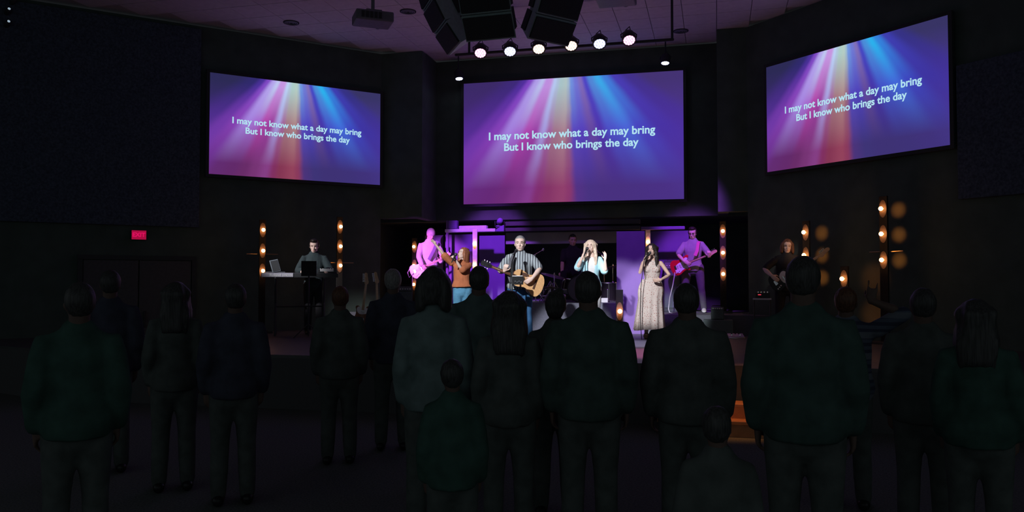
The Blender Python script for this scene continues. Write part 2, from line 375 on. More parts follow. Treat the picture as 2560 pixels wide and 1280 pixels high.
def projector(px, py, d, yaw, label):
    P = atD(px, py, d); t = thing('projector', label, 'projector', P, yaw, 'ceiling projectors')
    bm = B(); box(bm, (0, 0, 0), (.62, .46, .17), bev=.025); bd = obj('body', bm, M_grey, t)
    bm = B(); M = Matrix.Translation((.13, .22, 0)) @ Matrix.Rotation(R(-90), 4, 'X'); lathe(bm, [(0, 0), (.07, 0), (.075, .05), (.06, .06), (.05, .03), (0, .03)], M); obj('lens', bm, M_blk, bd, True)
    for k in range(5):
        bm = B(); box(bm, (-.2+.07*k, -.235, 0), (.045, .02, .1)); obj('vent_slot', bm, M_blkmatt, bd)
    bm = B(); box(bm, (0, 0, .115), (.26, .26, .03), bev=.008); cyl(bm, (0, 0, .12), (0, 0, ZC-P.z+.01), .03); lathe(bm, [(0, ZC-P.z-.02), (.09, ZC-P.z-.02), (.09, ZC-P.z+.01), (0, ZC-P.z+.01)]); obj('ceiling_mount', bm, M_grey, t)
    return t
projector(932, 48, 13.4, R(14+20), 'grey projector hanging on a pole left of the line arrays')
projector(1540, -6, 13.0, R(0), 'dark projector at the top edge right of the line arrays')
for px, py, lb in ((728, 56, 'round ceiling vent above the left screen'), (1020, 28, 'round ceiling vent next to the hanging projector'), (1702, 77, 'round ceiling vent near the right end of the light bar')):
    P = onZ(px, py, ZC+.01); t = thing('ceiling_vent', lb, 'vent', P, 0, 'round ceiling vents')
    bm = B(); lathe(bm, [(0, -.005), (.13, -.005), (.15, -.012), (.15, .0), (0, .0)]); obj('rim', bm, M_blkmatt, t)
    for r in (.04, .08, .115):
        bm = B(); lathe(bm, [(r-.01, -.006), (r-.01, -.02), (r+.012, -.014), (r+.012, -.006)]); obj('ring', bm, M_grey, t)
# light bar with six LED pars
LED = [mat('led_'+n, (.2, .2, .2), .4, emit=c, es=s) for n, c, s in (('pink', (1, .5, .8), 9), ('blue', (.65, .7, 1), 9), ('warm', (1, .74, .6), 9))]
M_ledface = [mat('led_face_'+n, (.2, .2, .2), .4, emit=c, es=.85) for n, c in (('pink', (.9, .30, .62)), ('blue', (.42, .42, .98)), ('warm', (.92, .52, .38)))]
YB = 14.05
pa, pb = onY(1140, 139, YB), onY(1682, 97, YB); pz = (pa.z+pb.z)/2
t = thing('light_bar', 'long black pipe hung below the ceiling holding six round stage lights', 'light bar', (0, 0, 0))
bm = B(); tube(bm, [(pa.x, YB, pz), (pb.x, YB, pz)], .026, n=10); obj('pipe', bm, M_blk, t)
for x in (pa.x+.25, pb.x-.01):
    bm = B(); tube(bm, [(x, YB, pz), (x, YB, ZC+.02)], .022, n=8); obj('drop_pipe', bm, M_blk, t)
def par(px, py, Y, tilt, yaw, k, rad, label, grp, ztop=None):
    P = onY(px, py, Y); t = thing('stage_light', label, 'stage light', P, yaw, grp)
    Rm = Matrix.Rotation(tilt, 4, 'X') @ Matrix.Rotation(R(90), 4, 'X')          # local z = beam direction (-y, turned down)
    bm = B(); lathe(bm, [(rad*.92, -.002), (rad*1.12, .006), (rad*1.15, -.02), (rad*1.12, -.09), (rad*.9, -.17), (rad*.45, -.20), (0, -.20)], Rm, 24); obj('housing', bm, M_blk, t, True)
    bm = B(); lathe(bm, [(0, -.004), (rad*.95, -.004), (rad*.95, -.012), (0, -.012)], Rm, 24); fc = obj('lens_plate', bm, M_ledface[k], t)
    bm = B()
    for rr, n in ((0, 1), (rad*.40, 6), (rad*.76, 12)):
        for q in range(n):
            a = 2*math.pi*q/n; ball(bm, Rm @ V((rr*math.cos(a), rr*math.sin(a), 0)), rad*.145, sub=1)
    obj('led_cluster', bm, LED[k], fc, True)
    bm = B(); pts = [Rm @ V((s*rad*1.2, 0, -.08)) for s in (1, -1)]
    up = (ztop if ztop is not None else P.z+.25) - P.z
    tube(bm, [pts[0], V((rad*1.25, .05, up*.7)), V((rad*.6, .05, up)), V((-rad*.6, .05, up)), V((-rad*1.25, .05, up*.7)), pts[1]], .011, n=6); obj('yoke', bm, M_blk, t)
    bm = B(); tube(bm, [(.0, .12, .1), (.05, .16, .2), (.02, .1, .27), (-.05, .08, .2)], .009, n=6); obj('power_cable', bm, M_blk, t)
    return t
nm = ['leftmost round pinkish stage light on the light bar', 'second stage light from the left on the bar, bluish white', 'third stage light from the left on the bar, warm white', 'fourth stage light on the bar, warm, partly hidden by the line array', 'fifth stage light from the left on the bar, bright bluish white', 'rightmost pinkish stage light on the light bar']
for (px, py, k), lb in zip(((1201, 133, 0), (1275, 129, 1), (1347, 123, 2), (1428, 115, 2), (1499, 110, 1), (1573, 101, 0)), nm):
    P = onY(px, py, YB-.12); par(px, py, YB-.12, R(54), R(14), k, .108, lb, 'six stage lights on the light bar', ztop=max(P.z+.17, pz))
for px, py, lb, yw in ((1148, 197, 'small oval purple spotlight left of the centre screen top corner', 40), (1663, 158, 'small oval purple spotlight above the right corner of the centre screen', -5)):
    q = par(px, py, 16.75, R(80), R(yw), 1, .085, lb, 'two small spotlights by the centre screen', ztop=onY(px, py, 16.75).z+.2)
    bm = B(); P = q.location; tube(bm, [(0, .05, .2), (0, .05, ZC-P.z+.01)], .015, n=6); obj('drop_pipe', bm, M_blk, q)
# three glints high on the left: lens glow paints lit edges of wall spots
for (px, py), lb in zip(((35, 6), (22, 31), (21, 62)), ('topmost tiny track spotlight high on the left wall', 'middle tiny track spotlight high on the left wall', 'lowest tiny track spotlight high on the left wall')):
    P = onW(px, py, *LPL) + V((1, -1, 0))*.12; t = thing('track_spotlight', lb, 'spotlight', P, R(45), 'track spotlights at the top left')
    Rm = Euler((R(60), R(35), 0)).to_matrix().to_4x4()
    bm = B(); lathe(bm, [(0, .02), (.035, .02), (.045, -.02), (.04, -.14), (0, -.15)], Rm, 12); obj('housing', bm, M_blk, t, True)
    bm = B(); lathe(bm, [(0, .022), (.022, .022), (.022, .03), (0, .034)], Rm, 10); obj('lens', bm, mat('glint_lens', (.3, .3, .3), .3, emit=lin(150, 170, 185), es=1), t)
    bm = B(); box(bm, (0, .10, .02), (.03, .14, .03)); obj('arm', bm, M_blk, t)

# ================================================================== STAGE SET
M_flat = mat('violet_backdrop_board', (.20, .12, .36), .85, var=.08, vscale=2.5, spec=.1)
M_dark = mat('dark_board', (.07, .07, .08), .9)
def flat(pa, pb, ptop, Y, zb, label, m=None, th=.05, brace=True):
    A, Bq = onY(pa, ptop, Y), onY(pb, ptop, Y); zt = (A.z+Bq.z)/2; wd = Bq.x-A.x
    t = thing('backdrop_flat', label, 'backdrop panel', ((A.x+Bq.x)/2, Y, zb), 0, 'purple lit backdrop panels')
    bm = B(); box(bm, (0, th/2, (zt-zb)/2), (wd, th, zt-zb), bev=.006); obj('board', bm, m or M_flat, t)
    bm = B()
    for s in (-1, 1): box(bm, (s*(wd/2-.03), th+.03, (zt-zb)/2), (.05, .06, zt-zb-.02))
    box(bm, (0, th+.03, (zt-zb)-.06), (wd-.1, .06, .05)); obj('batten', bm, M_dark, t)
    for s in (-1, 1) if brace else ():
        bm = B(); tube(bm, [(s*wd*.3, th+.06, (zt-zb)*.6), (s*wd*.3, th+.62, .02)], .02, n=6); obj('brace', bm, M_dark, t)
    return t
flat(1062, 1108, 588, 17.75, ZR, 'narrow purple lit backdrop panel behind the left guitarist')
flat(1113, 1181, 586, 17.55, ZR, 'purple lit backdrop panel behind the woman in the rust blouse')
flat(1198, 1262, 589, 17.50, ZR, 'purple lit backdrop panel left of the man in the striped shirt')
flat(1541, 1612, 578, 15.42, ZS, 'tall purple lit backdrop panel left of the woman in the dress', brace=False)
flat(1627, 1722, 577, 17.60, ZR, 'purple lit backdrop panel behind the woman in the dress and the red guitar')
for pa, pb, ya, Y, yw, lb in ((1119, 1127, 552, 17.3, 0, 'thin upright pipe beside the beanie guitarist'), ):
    A = onY(pa, ya, Y); bm = B(); tube(bm, [(A.x, Y, ZR), (A.x, Y, A.z)], .035, n=10); lathe(bm, [(0, ZR), (.16, ZR), (.16, ZR+.02), (.04, ZR+.04)], Matrix.Translation((A.x, Y, 0)))
    tag(obj('upright_pipe', bm, M_flat), lb, 'pipe')
# beams and boxes over the backdrop, and the grey valance above the drums
def beam(name, pa, ya, pb, yb, Y, th, m, label, cat='beam'):
    A, Bq = onY(pa, (ya+yb)/2, Y), onY(pb, (ya+yb)/2, Y); h = onY(pa, ya, Y).z-onY(pa, yb, Y).z
    bm = B(); box(bm, ((A.x+Bq.x)/2, Y+th/2, (A.z+Bq.z)/2), (Bq.x-A.x, th, h), bev=.012)
    return tag(obj(name, bm, m), label, cat)
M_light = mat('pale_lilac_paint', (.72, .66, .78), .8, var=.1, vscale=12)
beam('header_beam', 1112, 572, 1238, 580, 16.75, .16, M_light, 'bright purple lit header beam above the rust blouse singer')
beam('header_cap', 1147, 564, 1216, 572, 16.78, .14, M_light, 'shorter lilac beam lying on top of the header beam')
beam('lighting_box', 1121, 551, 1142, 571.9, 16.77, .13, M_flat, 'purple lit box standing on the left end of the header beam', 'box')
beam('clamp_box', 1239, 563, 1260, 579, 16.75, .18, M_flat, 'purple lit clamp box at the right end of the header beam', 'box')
beam('cross_beam', 1262, 551, 1600, 562, 16.85, .14, M_dark, 'upper long dark cross beam above the drums')
beam('cross_beam', 1262, 567, 1600, 576, 16.85, .14, M_dark, 'lower long dark cross beam above the drums')
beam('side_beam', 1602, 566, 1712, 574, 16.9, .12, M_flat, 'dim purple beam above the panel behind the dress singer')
beam('valance', 1264, 580, 1541, 609, 17.9, .05, mat('grey_valance', (.36, .38, .40), .9, var=.1, vscale=3), 'wide grey valance board above the dark drum alcove', 'valance')
P = onY(1249, 554, 16.75); t = thing('spotlight_head', 'dark spotlight head clamped above the header beam end', 'stage light', P, R(30))
bm = B(); lathe(bm, [(0, .07), (.055, .07), (.062, .02), (.055, -.06), (.03, -.09), (0, -.09)], Matrix.Rotation(R(70), 4, 'X'), 16); obj('housing', bm, M_flat, t, True)
bm = B(); tube(bm, [(-.1, 0, 0), (-.1, 0, -.11), (.1, 0, -.11), (.1, 0, 0)], .012, n=6); obj('yoke', bm, M_blk, t)

# light posts with bare bulbs on their front (and on their back where they stand near the wall)
M_plank = mat('black_plank', (.018, .016, .015), .85, var=.2, vscale=14); M_glow = mat('bulb_glow_brown', (.17, .105, .07), .7, var=.15, vscale=30)  # paler brown draws the bulb glow against the near-black plank
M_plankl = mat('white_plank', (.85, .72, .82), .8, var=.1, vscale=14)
M_bulb = mat('glowing_filament_bulb', (.9, .8, .6), .3, emit=(1.0, .45, .15), es=17)
M_brass = mat('brass_socket', (.55, .38, .18), .35, metal=1)
t_ = bmesh.new(); lathe(t_, [(0, .084), (.018, .080), (.032, .062), (.035, .046), (.026, .026), (.016, .016), (.016, .010)], n=12); me_bulb = bpy.data.meshes.new('bulb'); t_.to_mesh(me_bulb); t_.free(); me_bulb.materials.append(M_bulb)
for p in me_bulb.polygons: p.use_smooth = True
t_ = bmesh.new(); lathe(t_, [(0, 0), (.026, 0), (.026, .004), (.018, .008), (.018, .016), (.015, .02), (0, .02)], n=12); me_sock = bpy.data.meshes.new('socket'); t_.to_mesh(me_sock); t_.free(); me_sock.materials.append(M_brass)
def bulb_post(px, ys, d, zb, yaw, label, wd=.12, m=None, back=False, top=.2, bar=None, scale=1.0):
    P = atD(px, ys[0], d); t = thing('bulb_post', label, 'light post', (P.x, P.y, zb), yaw, 'posts with bare bulbs')
    zs = [atD(px, y, d).z - zb for y in ys]; H = zs[0]+top
    bm = B(); box(bm, (0, .02, H/2), (wd, .035, H), bev=.004); pk = obj('plank', bm, m or M_plank, t)
    bm = B(); box(bm, (0, .02, .02), (.34, .34, .04), bev=.006); obj('base', bm, M_blk, t)
    for z in zs:
        if back:
            bm = B(); lathe(bm, [(0, 0), (.045, 0), (.045, .03), (.036, .03), (.036, .012), (0, .012)], Matrix.Translation((0, .0375, z)) @ Matrix.Rotation(R(-90), 4, 'X'), 14); bc = obj('back_spot', bm, M_blk, pk)
            l = bpy.data.lights.new('back_spot_lamp', 'SPOT'); l.energy = 4.5; l.color = (1, .27, .05); l.spot_size = R(52); l.spot_blend = 1; l.shadow_soft_size = .02
            lo = bpy.data.objects.new('back_spot_lamp', l); COL.objects.link(lo); lo.parent = bc; lo.location = (0, .075, z); lo.rotation_euler = (R(90), 0, 0)
        for s in (1,):
            Rm = Euler((R(90)*s, 0, 0))
            bm = B(); lathe(bm, [(0, 0), (.9, 0), (1, .002), (1, .006), (0, .006)], Matrix.Translation((0, .0025, z)) @ Matrix.Rotation(R(90), 4, 'X') @ Matrix.Diagonal((wd*.47, .14*scale, 1, 1)), 20); obj('glow_plate', bm, M_glow if m is not M_plankl else M_plankl, pk)  # added ellipse, shaped to hold the bulb's glow on the plank
            so = new_obj('socket', me_sock, None, pk); so.location = (0, -.003 if s > 0 else .0375, z); so.rotation_euler = Rm
            bl = new_obj('bulb', me_bulb, None, so); bl.scale = (scale,)*3
    if bar is not None:
        zb_ = atD(px, bar, d).z - zb; bm = B(); tube(bm, [(-.28, .05, zb_), (.3, .05, zb_)], .008, n=6); obj('crossbar', bm, M_brass, t)
    return t
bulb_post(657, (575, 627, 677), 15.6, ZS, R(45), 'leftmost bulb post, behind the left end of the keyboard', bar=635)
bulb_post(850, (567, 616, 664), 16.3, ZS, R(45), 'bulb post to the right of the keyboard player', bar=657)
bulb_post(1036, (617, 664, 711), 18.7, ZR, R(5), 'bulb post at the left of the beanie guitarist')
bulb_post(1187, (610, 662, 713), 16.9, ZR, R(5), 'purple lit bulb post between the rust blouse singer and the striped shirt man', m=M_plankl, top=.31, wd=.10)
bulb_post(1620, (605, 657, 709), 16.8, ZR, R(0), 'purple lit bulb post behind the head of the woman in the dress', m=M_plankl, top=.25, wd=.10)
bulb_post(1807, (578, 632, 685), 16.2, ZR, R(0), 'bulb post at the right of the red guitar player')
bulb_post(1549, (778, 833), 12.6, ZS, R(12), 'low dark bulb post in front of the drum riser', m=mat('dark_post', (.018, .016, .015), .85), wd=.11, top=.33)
def wallpost(px, ys, off, label, bar=None, wd=.14):
    q = onW(px, ys[0], 1, 1, RW - off*math.sqrt(2)); d = (q - V((0, 0, CAMZ))).dot(_F)
    return bulb_post(px, ys, d, ZS, R(-45), label, wd=wd, back=True, bar=bar)
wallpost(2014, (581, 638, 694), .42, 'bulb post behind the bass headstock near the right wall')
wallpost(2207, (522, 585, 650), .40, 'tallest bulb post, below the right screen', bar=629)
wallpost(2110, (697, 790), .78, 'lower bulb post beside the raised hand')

# ================================================================== PEOPLE
HEAD = [(.000, -.080, -.034, .024), (.012, -.089, .000, .040), (.035, -.091, .045, .053), (.055, -.090, .066, .060), (.075, -.087, .080, .066), (.100, -.083, .090, .071),
        (.115, -.081, .094, .073), (.132, -.091, .097, .074), (.155, -.088, .098, .075), (.180, -.075, .094, .070), (.205, -.050, .078, .055), (.222, -.015, .045, .030)]
def head_shell(bm, H, grow=0, z0=0, n=18, yb=0):
    rings = []
    for z, f, b, hw in HEAD:
        if z < z0: continue
        cy, ry = (f+b)/2+yb, (b-f)/2+grow; hw = hw+grow; zz = z + (grow if z > .15 else 0)*(z-.15)/.07
        rings.append([bm.verts.new(H @ V((hw*math.copysign(abs(math.cos(a))**.9, math.cos(a)), cy + ry*math.sin(a), zz))) for a in [2*math.pi*k/n for k in range(n)]])
    for a, b in zip(rings, rings[1:]):
        for k in range(n): bm.faces.new((a[k], a[(k+1) % n], b[(k+1) % n], b[k]))
    bm.faces.new(rings[0][::-1]); top = bm.verts.new(H @ V((0, .012+yb, .232+grow)))
    for k in range(n): bm.faces.new((rings[-1][k], rings[-1][(k+1) % n], top))
def ik(S_, W_, hint, l1, l2):
    d = W_-S_; L = d.length
    if L > (l1+l2)*.999: W_ = S_ + d*((l1+l2)*.999/L); d = W_-S_; L = d.length
    a = (l1*l1 - l2*l2 + L*L)/(2*L); h = math.sqrt(max(0, l1*l1-a*a)); t = d/L
    hv = V(hint); hv = hv - t*hv.dot(t)
    if hv.length < 1e-5: hv = V((0, 1, 0))
    return S_ + t*a + hv.normalized()*h, W_
def hand(bm, w, d, nrm, side, k=1.0, curl=(35, 35, 35, 35), thumb=.5, spread=0):
    """w wrist, d direction of the hand, nrm the way the palm faces, side the thumb side"""
    d = V(d).normalized(); nrm = V(nrm); nrm = (nrm - d*nrm.dot(d)).normalized(); side = V(side); side = side - d*side.dot(d) - nrm*side.dot(nrm)
    side = side.normalized() if side.length > 1e-4 else d.cross(nrm)
    tube(bm, [w-d*.01, w+d*.03*k, w+d*.085*k], [(.026*k, .019*k), (.037*k, .018*k), (.039*k, .014*k)], ref=side, n=10)
    for i, (o, L) in enumerate(((.030, .070), (.010, .080), (-.011, .074), (-.031, .058))):
        p = w + d*(.085*k) + side*(o*k); L *= k; ang = 0; pts = [p - d*.02*k, p]; dd = (d + side*(spread*(1.5-i)*.12)).normalized()
        for f in (.42, .32, .26):
            ang += R(curl[i]); p = p + (dd*math.cos(ang) + nrm*math.sin(ang))*(L*f); pts.append(p)
        tube(bm, pts, [.0098*k, .0098*k, .0092*k, .0085*k, .0072*k], n=7)
    p = w + d*.028*k + side*.030*k
    a = (d*.55 + side*(.85-.5*thumb) + nrm*(.25+.6*thumb)).normalized(); q = p + a*.042*k; b = (d*.8 + side*(.3-.4*thumb) + nrm*(.2+.5*thumb)).normalized()
    tube(bm, [p - a*.015*k, p, q, q + b*.034*k], [.013*k, .0125*k, .0108*k, .0085*k], n=7)
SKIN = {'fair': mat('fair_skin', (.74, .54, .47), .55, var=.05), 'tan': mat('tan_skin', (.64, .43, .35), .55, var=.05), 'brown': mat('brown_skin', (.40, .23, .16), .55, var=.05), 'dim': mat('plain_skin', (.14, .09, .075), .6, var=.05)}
M_lip = mat('lips', (.45, .13, .13), .5); M_eye = mat('dark_eye', (.03, .02, .02), .3); M_sole = mat('shoe_white', (.8, .8, .82), .6)
def hairmat(n, c):
    m = mat('hair_'+n, c, .5, spec=.35); nt = m.node_tree; b = nt.nodes['Principled BSDF']
    tc = nt.nodes.new('ShaderNodeTexCoord'); mp = nt.nodes.new('ShaderNodeMapping'); mp.inputs['Scale'].default_value = (1, 1, .07); nt.links.new(tc.outputs['Object'], mp.inputs[0])
    nz = nt.nodes.new('ShaderNodeTexNoise'); nz.inputs['Scale'].default_value = 130; nt.links.new(mp.outputs[0], nz.inputs['Vector'])
    cr = nt.nodes.new('ShaderNodeValToRGB'); e = cr.color_ramp.elements; e[0].position = .35; e[1].position = .65; e[0].color = (*[q*.6 for q in c], 1); e[1].color = (*[min(1, q*1.35) for q in c], 1)
    nt.links.new(nz.outputs['Fac'], cr.inputs['Fac']); nt.links.new(cr.outputs['Color'], b.inputs['Base Color']); return m
HAIR = {'dark': hairmat('dark', (.020, .014, .013)), 'black': hairmat('black', (.055, .055, .055)), 'brown': hairmat('brown', (.13, .06, .035)), 'auburn': hairmat('auburn', (.28, .10, .05)), 'blond': hairmat('blond', (.66, .50, .40)), 'grey': hairmat('grey', (.26, .25, .25))}
class Person:
    def __init__(s, label, loc, rz, h=1.75, bw=1.0, bg=1.0, skin='fair', female=False, head=(0, 0, 0), arms=None, group=None, hipshift=0, vox=.0075, face=True, stance=.0, seated=False, leanx=0, hs=1.0):
        s.k = k = h/1.75; s.h = h; s.bw, s.bg, s.f = bw, bg, female; s.vox = vox
        s.t = thing('person', label, 'person', loc, rz, group); s.skin = SKIN[skin]
        fem = .93 if female else 1
        s.sh = [V((sx*.178*bw*fem*k + leanx*k, .012, 1.388*k)) for sx in (-1, 1)]
        s.hip = [V((sx*(.09*max(1, bg*.95)+stance*.3)*k + hipshift, 0, .90*k)) for sx in (-1, 1)]
        s.leanx = leanx*k
        wst = .125 if female else .143
        s.torso = [(V((hipshift, .005, .84*k)), .12*bg, .10*bg), (V((hipshift, .008, .93*k)), (.17 if female else .162)*bg, .115*bg), (V((hipshift*.6, .0, 1.08*k)), wst*bg, .10*bg),
                   (V((s.leanx*.5, -.004, 1.26*k)), (.152 if female else .170)*(bw*.6+bg*.4), (.122 if female else .118)*bg), (V((s.leanx, .008, 1.365*k)), .158*bw*fem, .090*(bg*.5+.5)), (V((s.leanx, .013, 1.425*k)), .128*bw*fem, .076), (V((s.leanx, .016, 1.478*k)), .076*bw, .062)]
        s.torso = [(p, a*k, b*k) for p, a, b in s.torso]
        # legs
        s.legs = []
        for i, sx in enumerate((-1, 1)):
            hp = s.hip[i]
            if seated: kn = hp + V((sx*.10, -.40*k, .02)); an = kn + V((0, .02, -.42*k))
            else: kn = V((sx*(.10+stance*.6)*k + hipshift*.5, -.015, .50*k)); an = V((sx*(.11+stance)*k, .012, .085*k))
            s.legs.append((hp, kn, an))
        # arms
        s.arms = []; arms = arms or {}
        for i, sx in enumerate((-1, 1)):
            S_ = s.sh[i]; a = arms.get('ab'[i])
            if a is None: a = dict(w=S_ + V((sx*.035, -.05, -.50*k)), hint=(sx*.3, 1, 0), d=(0, -.15, -1), n=(-sx, 0, 0), side=(0, -1, 0), curl=(22, 25, 28, 30))
            W_ = V(a['w']); E_, W_ = ik(S_, W_, a.get('hint', (sx*.4, .4, -1)), .288*k, .255*k); s.arms.append((S_, E_, W_, a))
        # head frame
        base = V((s.leanx, .016, 1.492*k)); s.neck0 = V((s.leanx, .018, 1.435*k))
        yaw, pit, rol = head; s.H = Matrix.Translation(base + V((0, -.01, .02*k))) @ Euler((R(pit), R(rol), R(yaw)), 'XYZ').to_matrix().to_4x4() if False else Matrix.Translation(base + V((0, -.005, .02*k))) @ (Matrix.Rotation(R(yaw), 4, 'Z') @ Matrix.Rotation(R(pit), 4, 'X') @ Matrix.Rotation(R(rol), 4, 'Y')) @ Matrix.Scale(k*hs, 4)
        s.H = s.H @ Matrix.Translation((0, 0, 0))
        # ---- the body, one continuous skin
        bm = B(); tube(bm, [p for p, a, b in s.torso], [(a, b) for p, a, b in s.torso], ref=(1, 0, 0), n=16)
        for i in (0, 1):
            S_, E_, W_, a = s.arms[i]; inn = V((s.leanx + (S_.x-s.leanx)*.42, .012, 1.422*k))
            m1 = S_.lerp(E_, .45); m2 = E_.lerp(W_, .3); g = .5+.5*bg; fk = (.84 if female else 1)*k*g
            tube(bm, [inn, S_, m1, E_, m2, W_], [.044*fk, .047*fk, .046*fk, .038*fk, .040*fk, .026*fk], n=10)
            hand(bm, W_, a.get('d', (W_-E_)), a.get('n', (0, -1, 0)), a.get('side', (0, 0, 1)), k*(.93 if female else 1.03), a.get('curl', (35,)*4), a.get('thumb', .5), a.get('spread', 0))
            hp, kn, an = s.legs[i]; lg = k*(.6+.4*bg)
            tube(bm, [hp + V((0, 0, .02)), hp.lerp(kn, .4), kn, kn.lerp(an, .3), kn.lerp(an, .7), an], [.088*lg, .078*lg, .055*lg, .054*lg, .040*lg, .036*lg], n=10)
            tube(bm, [an + V((0, .03, -.05*k)), an + V((0, -.05, -.045*k)), an + V((0, -.17*k, -.06*k))], [(.034, .032), (.04, .03), (.038, .018)], ref=(1, 0, 0), n=8)
        nk = (.047 if female else .058*(.6+.4*bg))*k
        tube(bm, [s.neck0 - V((0, 0, .04)), s.neck0.lerp(s.H @ V((0, .02, .04)), .5), s.H @ V((0, .022, .07))], [nk*1.15, nk, nk], n=12)
        head_shell(bm, s.H)
        H = s.H; r = H.to_3x3()
        tube(bm, [H @ V((0, -.084, .120)), H @ V((0, -.098, .098)), H @ V((0, -.106, .080))], [.0075*k, .010*k, .0135*k], n=8)
        for sx in (-1, 1):
            ball(bm, H @ V((sx*.076, .012, .102)), (.011*k, .020*k, .031*k), (r.normalized() @ Matrix.Rotation(R(12*sx), 3, 'Z')))
            ball(bm, H @ V((sx*.013, -.100, .079)), .0085*k, sub=1)
            ball(bm, H @ V((sx*.036, -.072, .082)), (.024*k, .020*k, .022*k), sub=1)
        tube(bm, [H @ V((-.028, -.083, .050)), H @ V((0, -.096, .053)), H @ V((.028, -.083, .050))], .0085*k, n=7)
        tube(bm, [H @ V((-.024, -.083, .040)), H @ V((0, -.094, .039)), H @ V((.024, -.083, .040))], .0085*k, n=7)
        s.body = fuse('body', bm, vox, s.skin, s.t, iters=2)
        if face:
            for sx in (-1, 1):
                bm = B(); ball(bm, H @ V((sx*.032, -.0795, .113)), (.0135*k, .007*k, .0036*k), r.normalized(), 1); obj('eye', bm, M_eye, s.body, True)
                bm = B(); tube(bm, [H @ V((sx*.014, -.0925, .134)), H @ V((sx*.034, -.0905, .139)), H @ V((sx*.054, -.074, .134))], [.0026*k, .0032*k, .0018*k], n=6); obj('eyebrow', bm, s.hm if hasattr(s, 'hm') else HAIR['brown'], s.body, True)
            bm = B(); ball(bm, H @ V((0, -.0945, .045)), (.019*k, .0075*k, .0085*k), r.normalized(), 2); obj('lips', bm, M_lip, s.body, True)
    # ---- clothing
    def chain(s, i, f0, f1):
        S_, E_, W_, a = s.arms[i]; out = []
        L1, L2 = (E_-S_).length, (W_-E_).length; L = L1+L2
        for q in [f0 + (f1-f0)*j/7 for j in range(8)]:
            x = q*L; out.append((S_.lerp(E_, x/L1) if x <= L1 else E_.lerp(W_, (x-L1)/L2), q))
        return out
    def top(s, name, m, hem=.86, sleeve=.45, ease=.016, loose=0, neck=1.0, wr=.004, cuff=0, label=None, flare=0, vox=None, collar=False, az=.3):
        """shirt, blouse, sweater; sleeve = fraction of the arm covered"""
        bm = B(); k = s.k; pts, rad = [], []; T = s.torso
        zs = [hem + (1.47*neck-hem)*j/11 for j in range(12)]
        for z in zs:
            Z = z*k
            for (p, a, b), (p2, a2, b2) in zip(T, T[1:]):
                if p.z <= Z <= p2.z + 1e-6 or (p is T[0][0] and Z < p.z): break
            f = max(0, min(1, (Z-p.z)/(p2.z-p.z))); c = p.lerp(p2, f); c.z = Z
            lo = loose*max(0, min(1, (1.25-z)/.3)); fl = flare*max(0, (1.05-z)/.2)
            pts.append(c); rad.append((a+(a2-a)*f+ease+lo+fl, b+(b2-b)*f+ease+lo+fl))
        tube(bm, pts, rad, ref=(1, 0, 0), n=20, cap='end')
        if sleeve > 0:
            for i in (0, 1):
                S_ = s.arms[i][0]; inn = V((s.leanx + (S_.x-s.leanx)*.42, .012, 1.422*k))
                ch = s.chain(i, 0, sleeve); g = (.5+.5*s.bg)*(.84 if s.f else 1)*k
                tube(bm, [inn] + [p for p, q in ch], [.046*g+ease] + [(.052 - .016*q)*g + ease + cuff*q for p, q in ch], n=12)
        if collar:
            n0 = s.neck0; tube(bm, [n0 + V((0, .0, -.01)), n0 + V((0, -.004, .045*k))], [(.078*k, .070*k), (.066*k, .062*k)], ref=(1, 0, 0), n=14, cap=False)
        return fuse(name, bm, vox or max(.010, s.vox), m, s.t, wr=wr, az=az)
    def trousers(s, name, m, ease=.014, length=1.0, top=.99, wr=.003, vox=None):
        bm = B(); k = s.k
        T = [q for q in s.torso[:3]]
        pts = [q[0] for q in T]; pts[2] = T[1][0].lerp(T[2][0], (top-.93)/.15)
        f = (top-.93)/.15; tube(bm, pts, [(T[0][1]+ease, T[0][2]+ease), (T[1][1]+ease, T[1][2]+ease), (T[1][1]+(T[2][1]-T[1][1])*f+ease, T[1][2]+(T[2][2]-T[1][2])*f+ease)], ref=(1, 0, 0), n=18)
        for hp, kn, an in s.legs:
            e = kn.lerp(an, length); lg = k*(.6+.4*s.bg)
            tube(bm, [hp + V((0, 0, .02)), hp.lerp(kn, .4), kn, kn.lerp(e, .5), e], [.088*lg+ease, .080*lg+ease, .060*lg+ease, .056*lg+ease, .048*lg+ease], n=12)
        return fuse(name, bm, vox or max(.011, s.vox), m, s.t, wr=wr)
    def shoes(s, m, name='shoe'):
        for hp, kn, an in s.legs:
            bm = B(); k = s.k
            tube(bm, [an + V((0, .045, -.042*k)), an + V((0, -.02, -.034*k)), an + V((0, -.10*k, -.048*k)), an + V((0, -.20*k, -.060*k))], [(.042, .044), (.048, .052), (.050, .038), (.042, .024)], ref=(1, 0, 0), n=10)
            obj(name, bm, m, s.t, True)
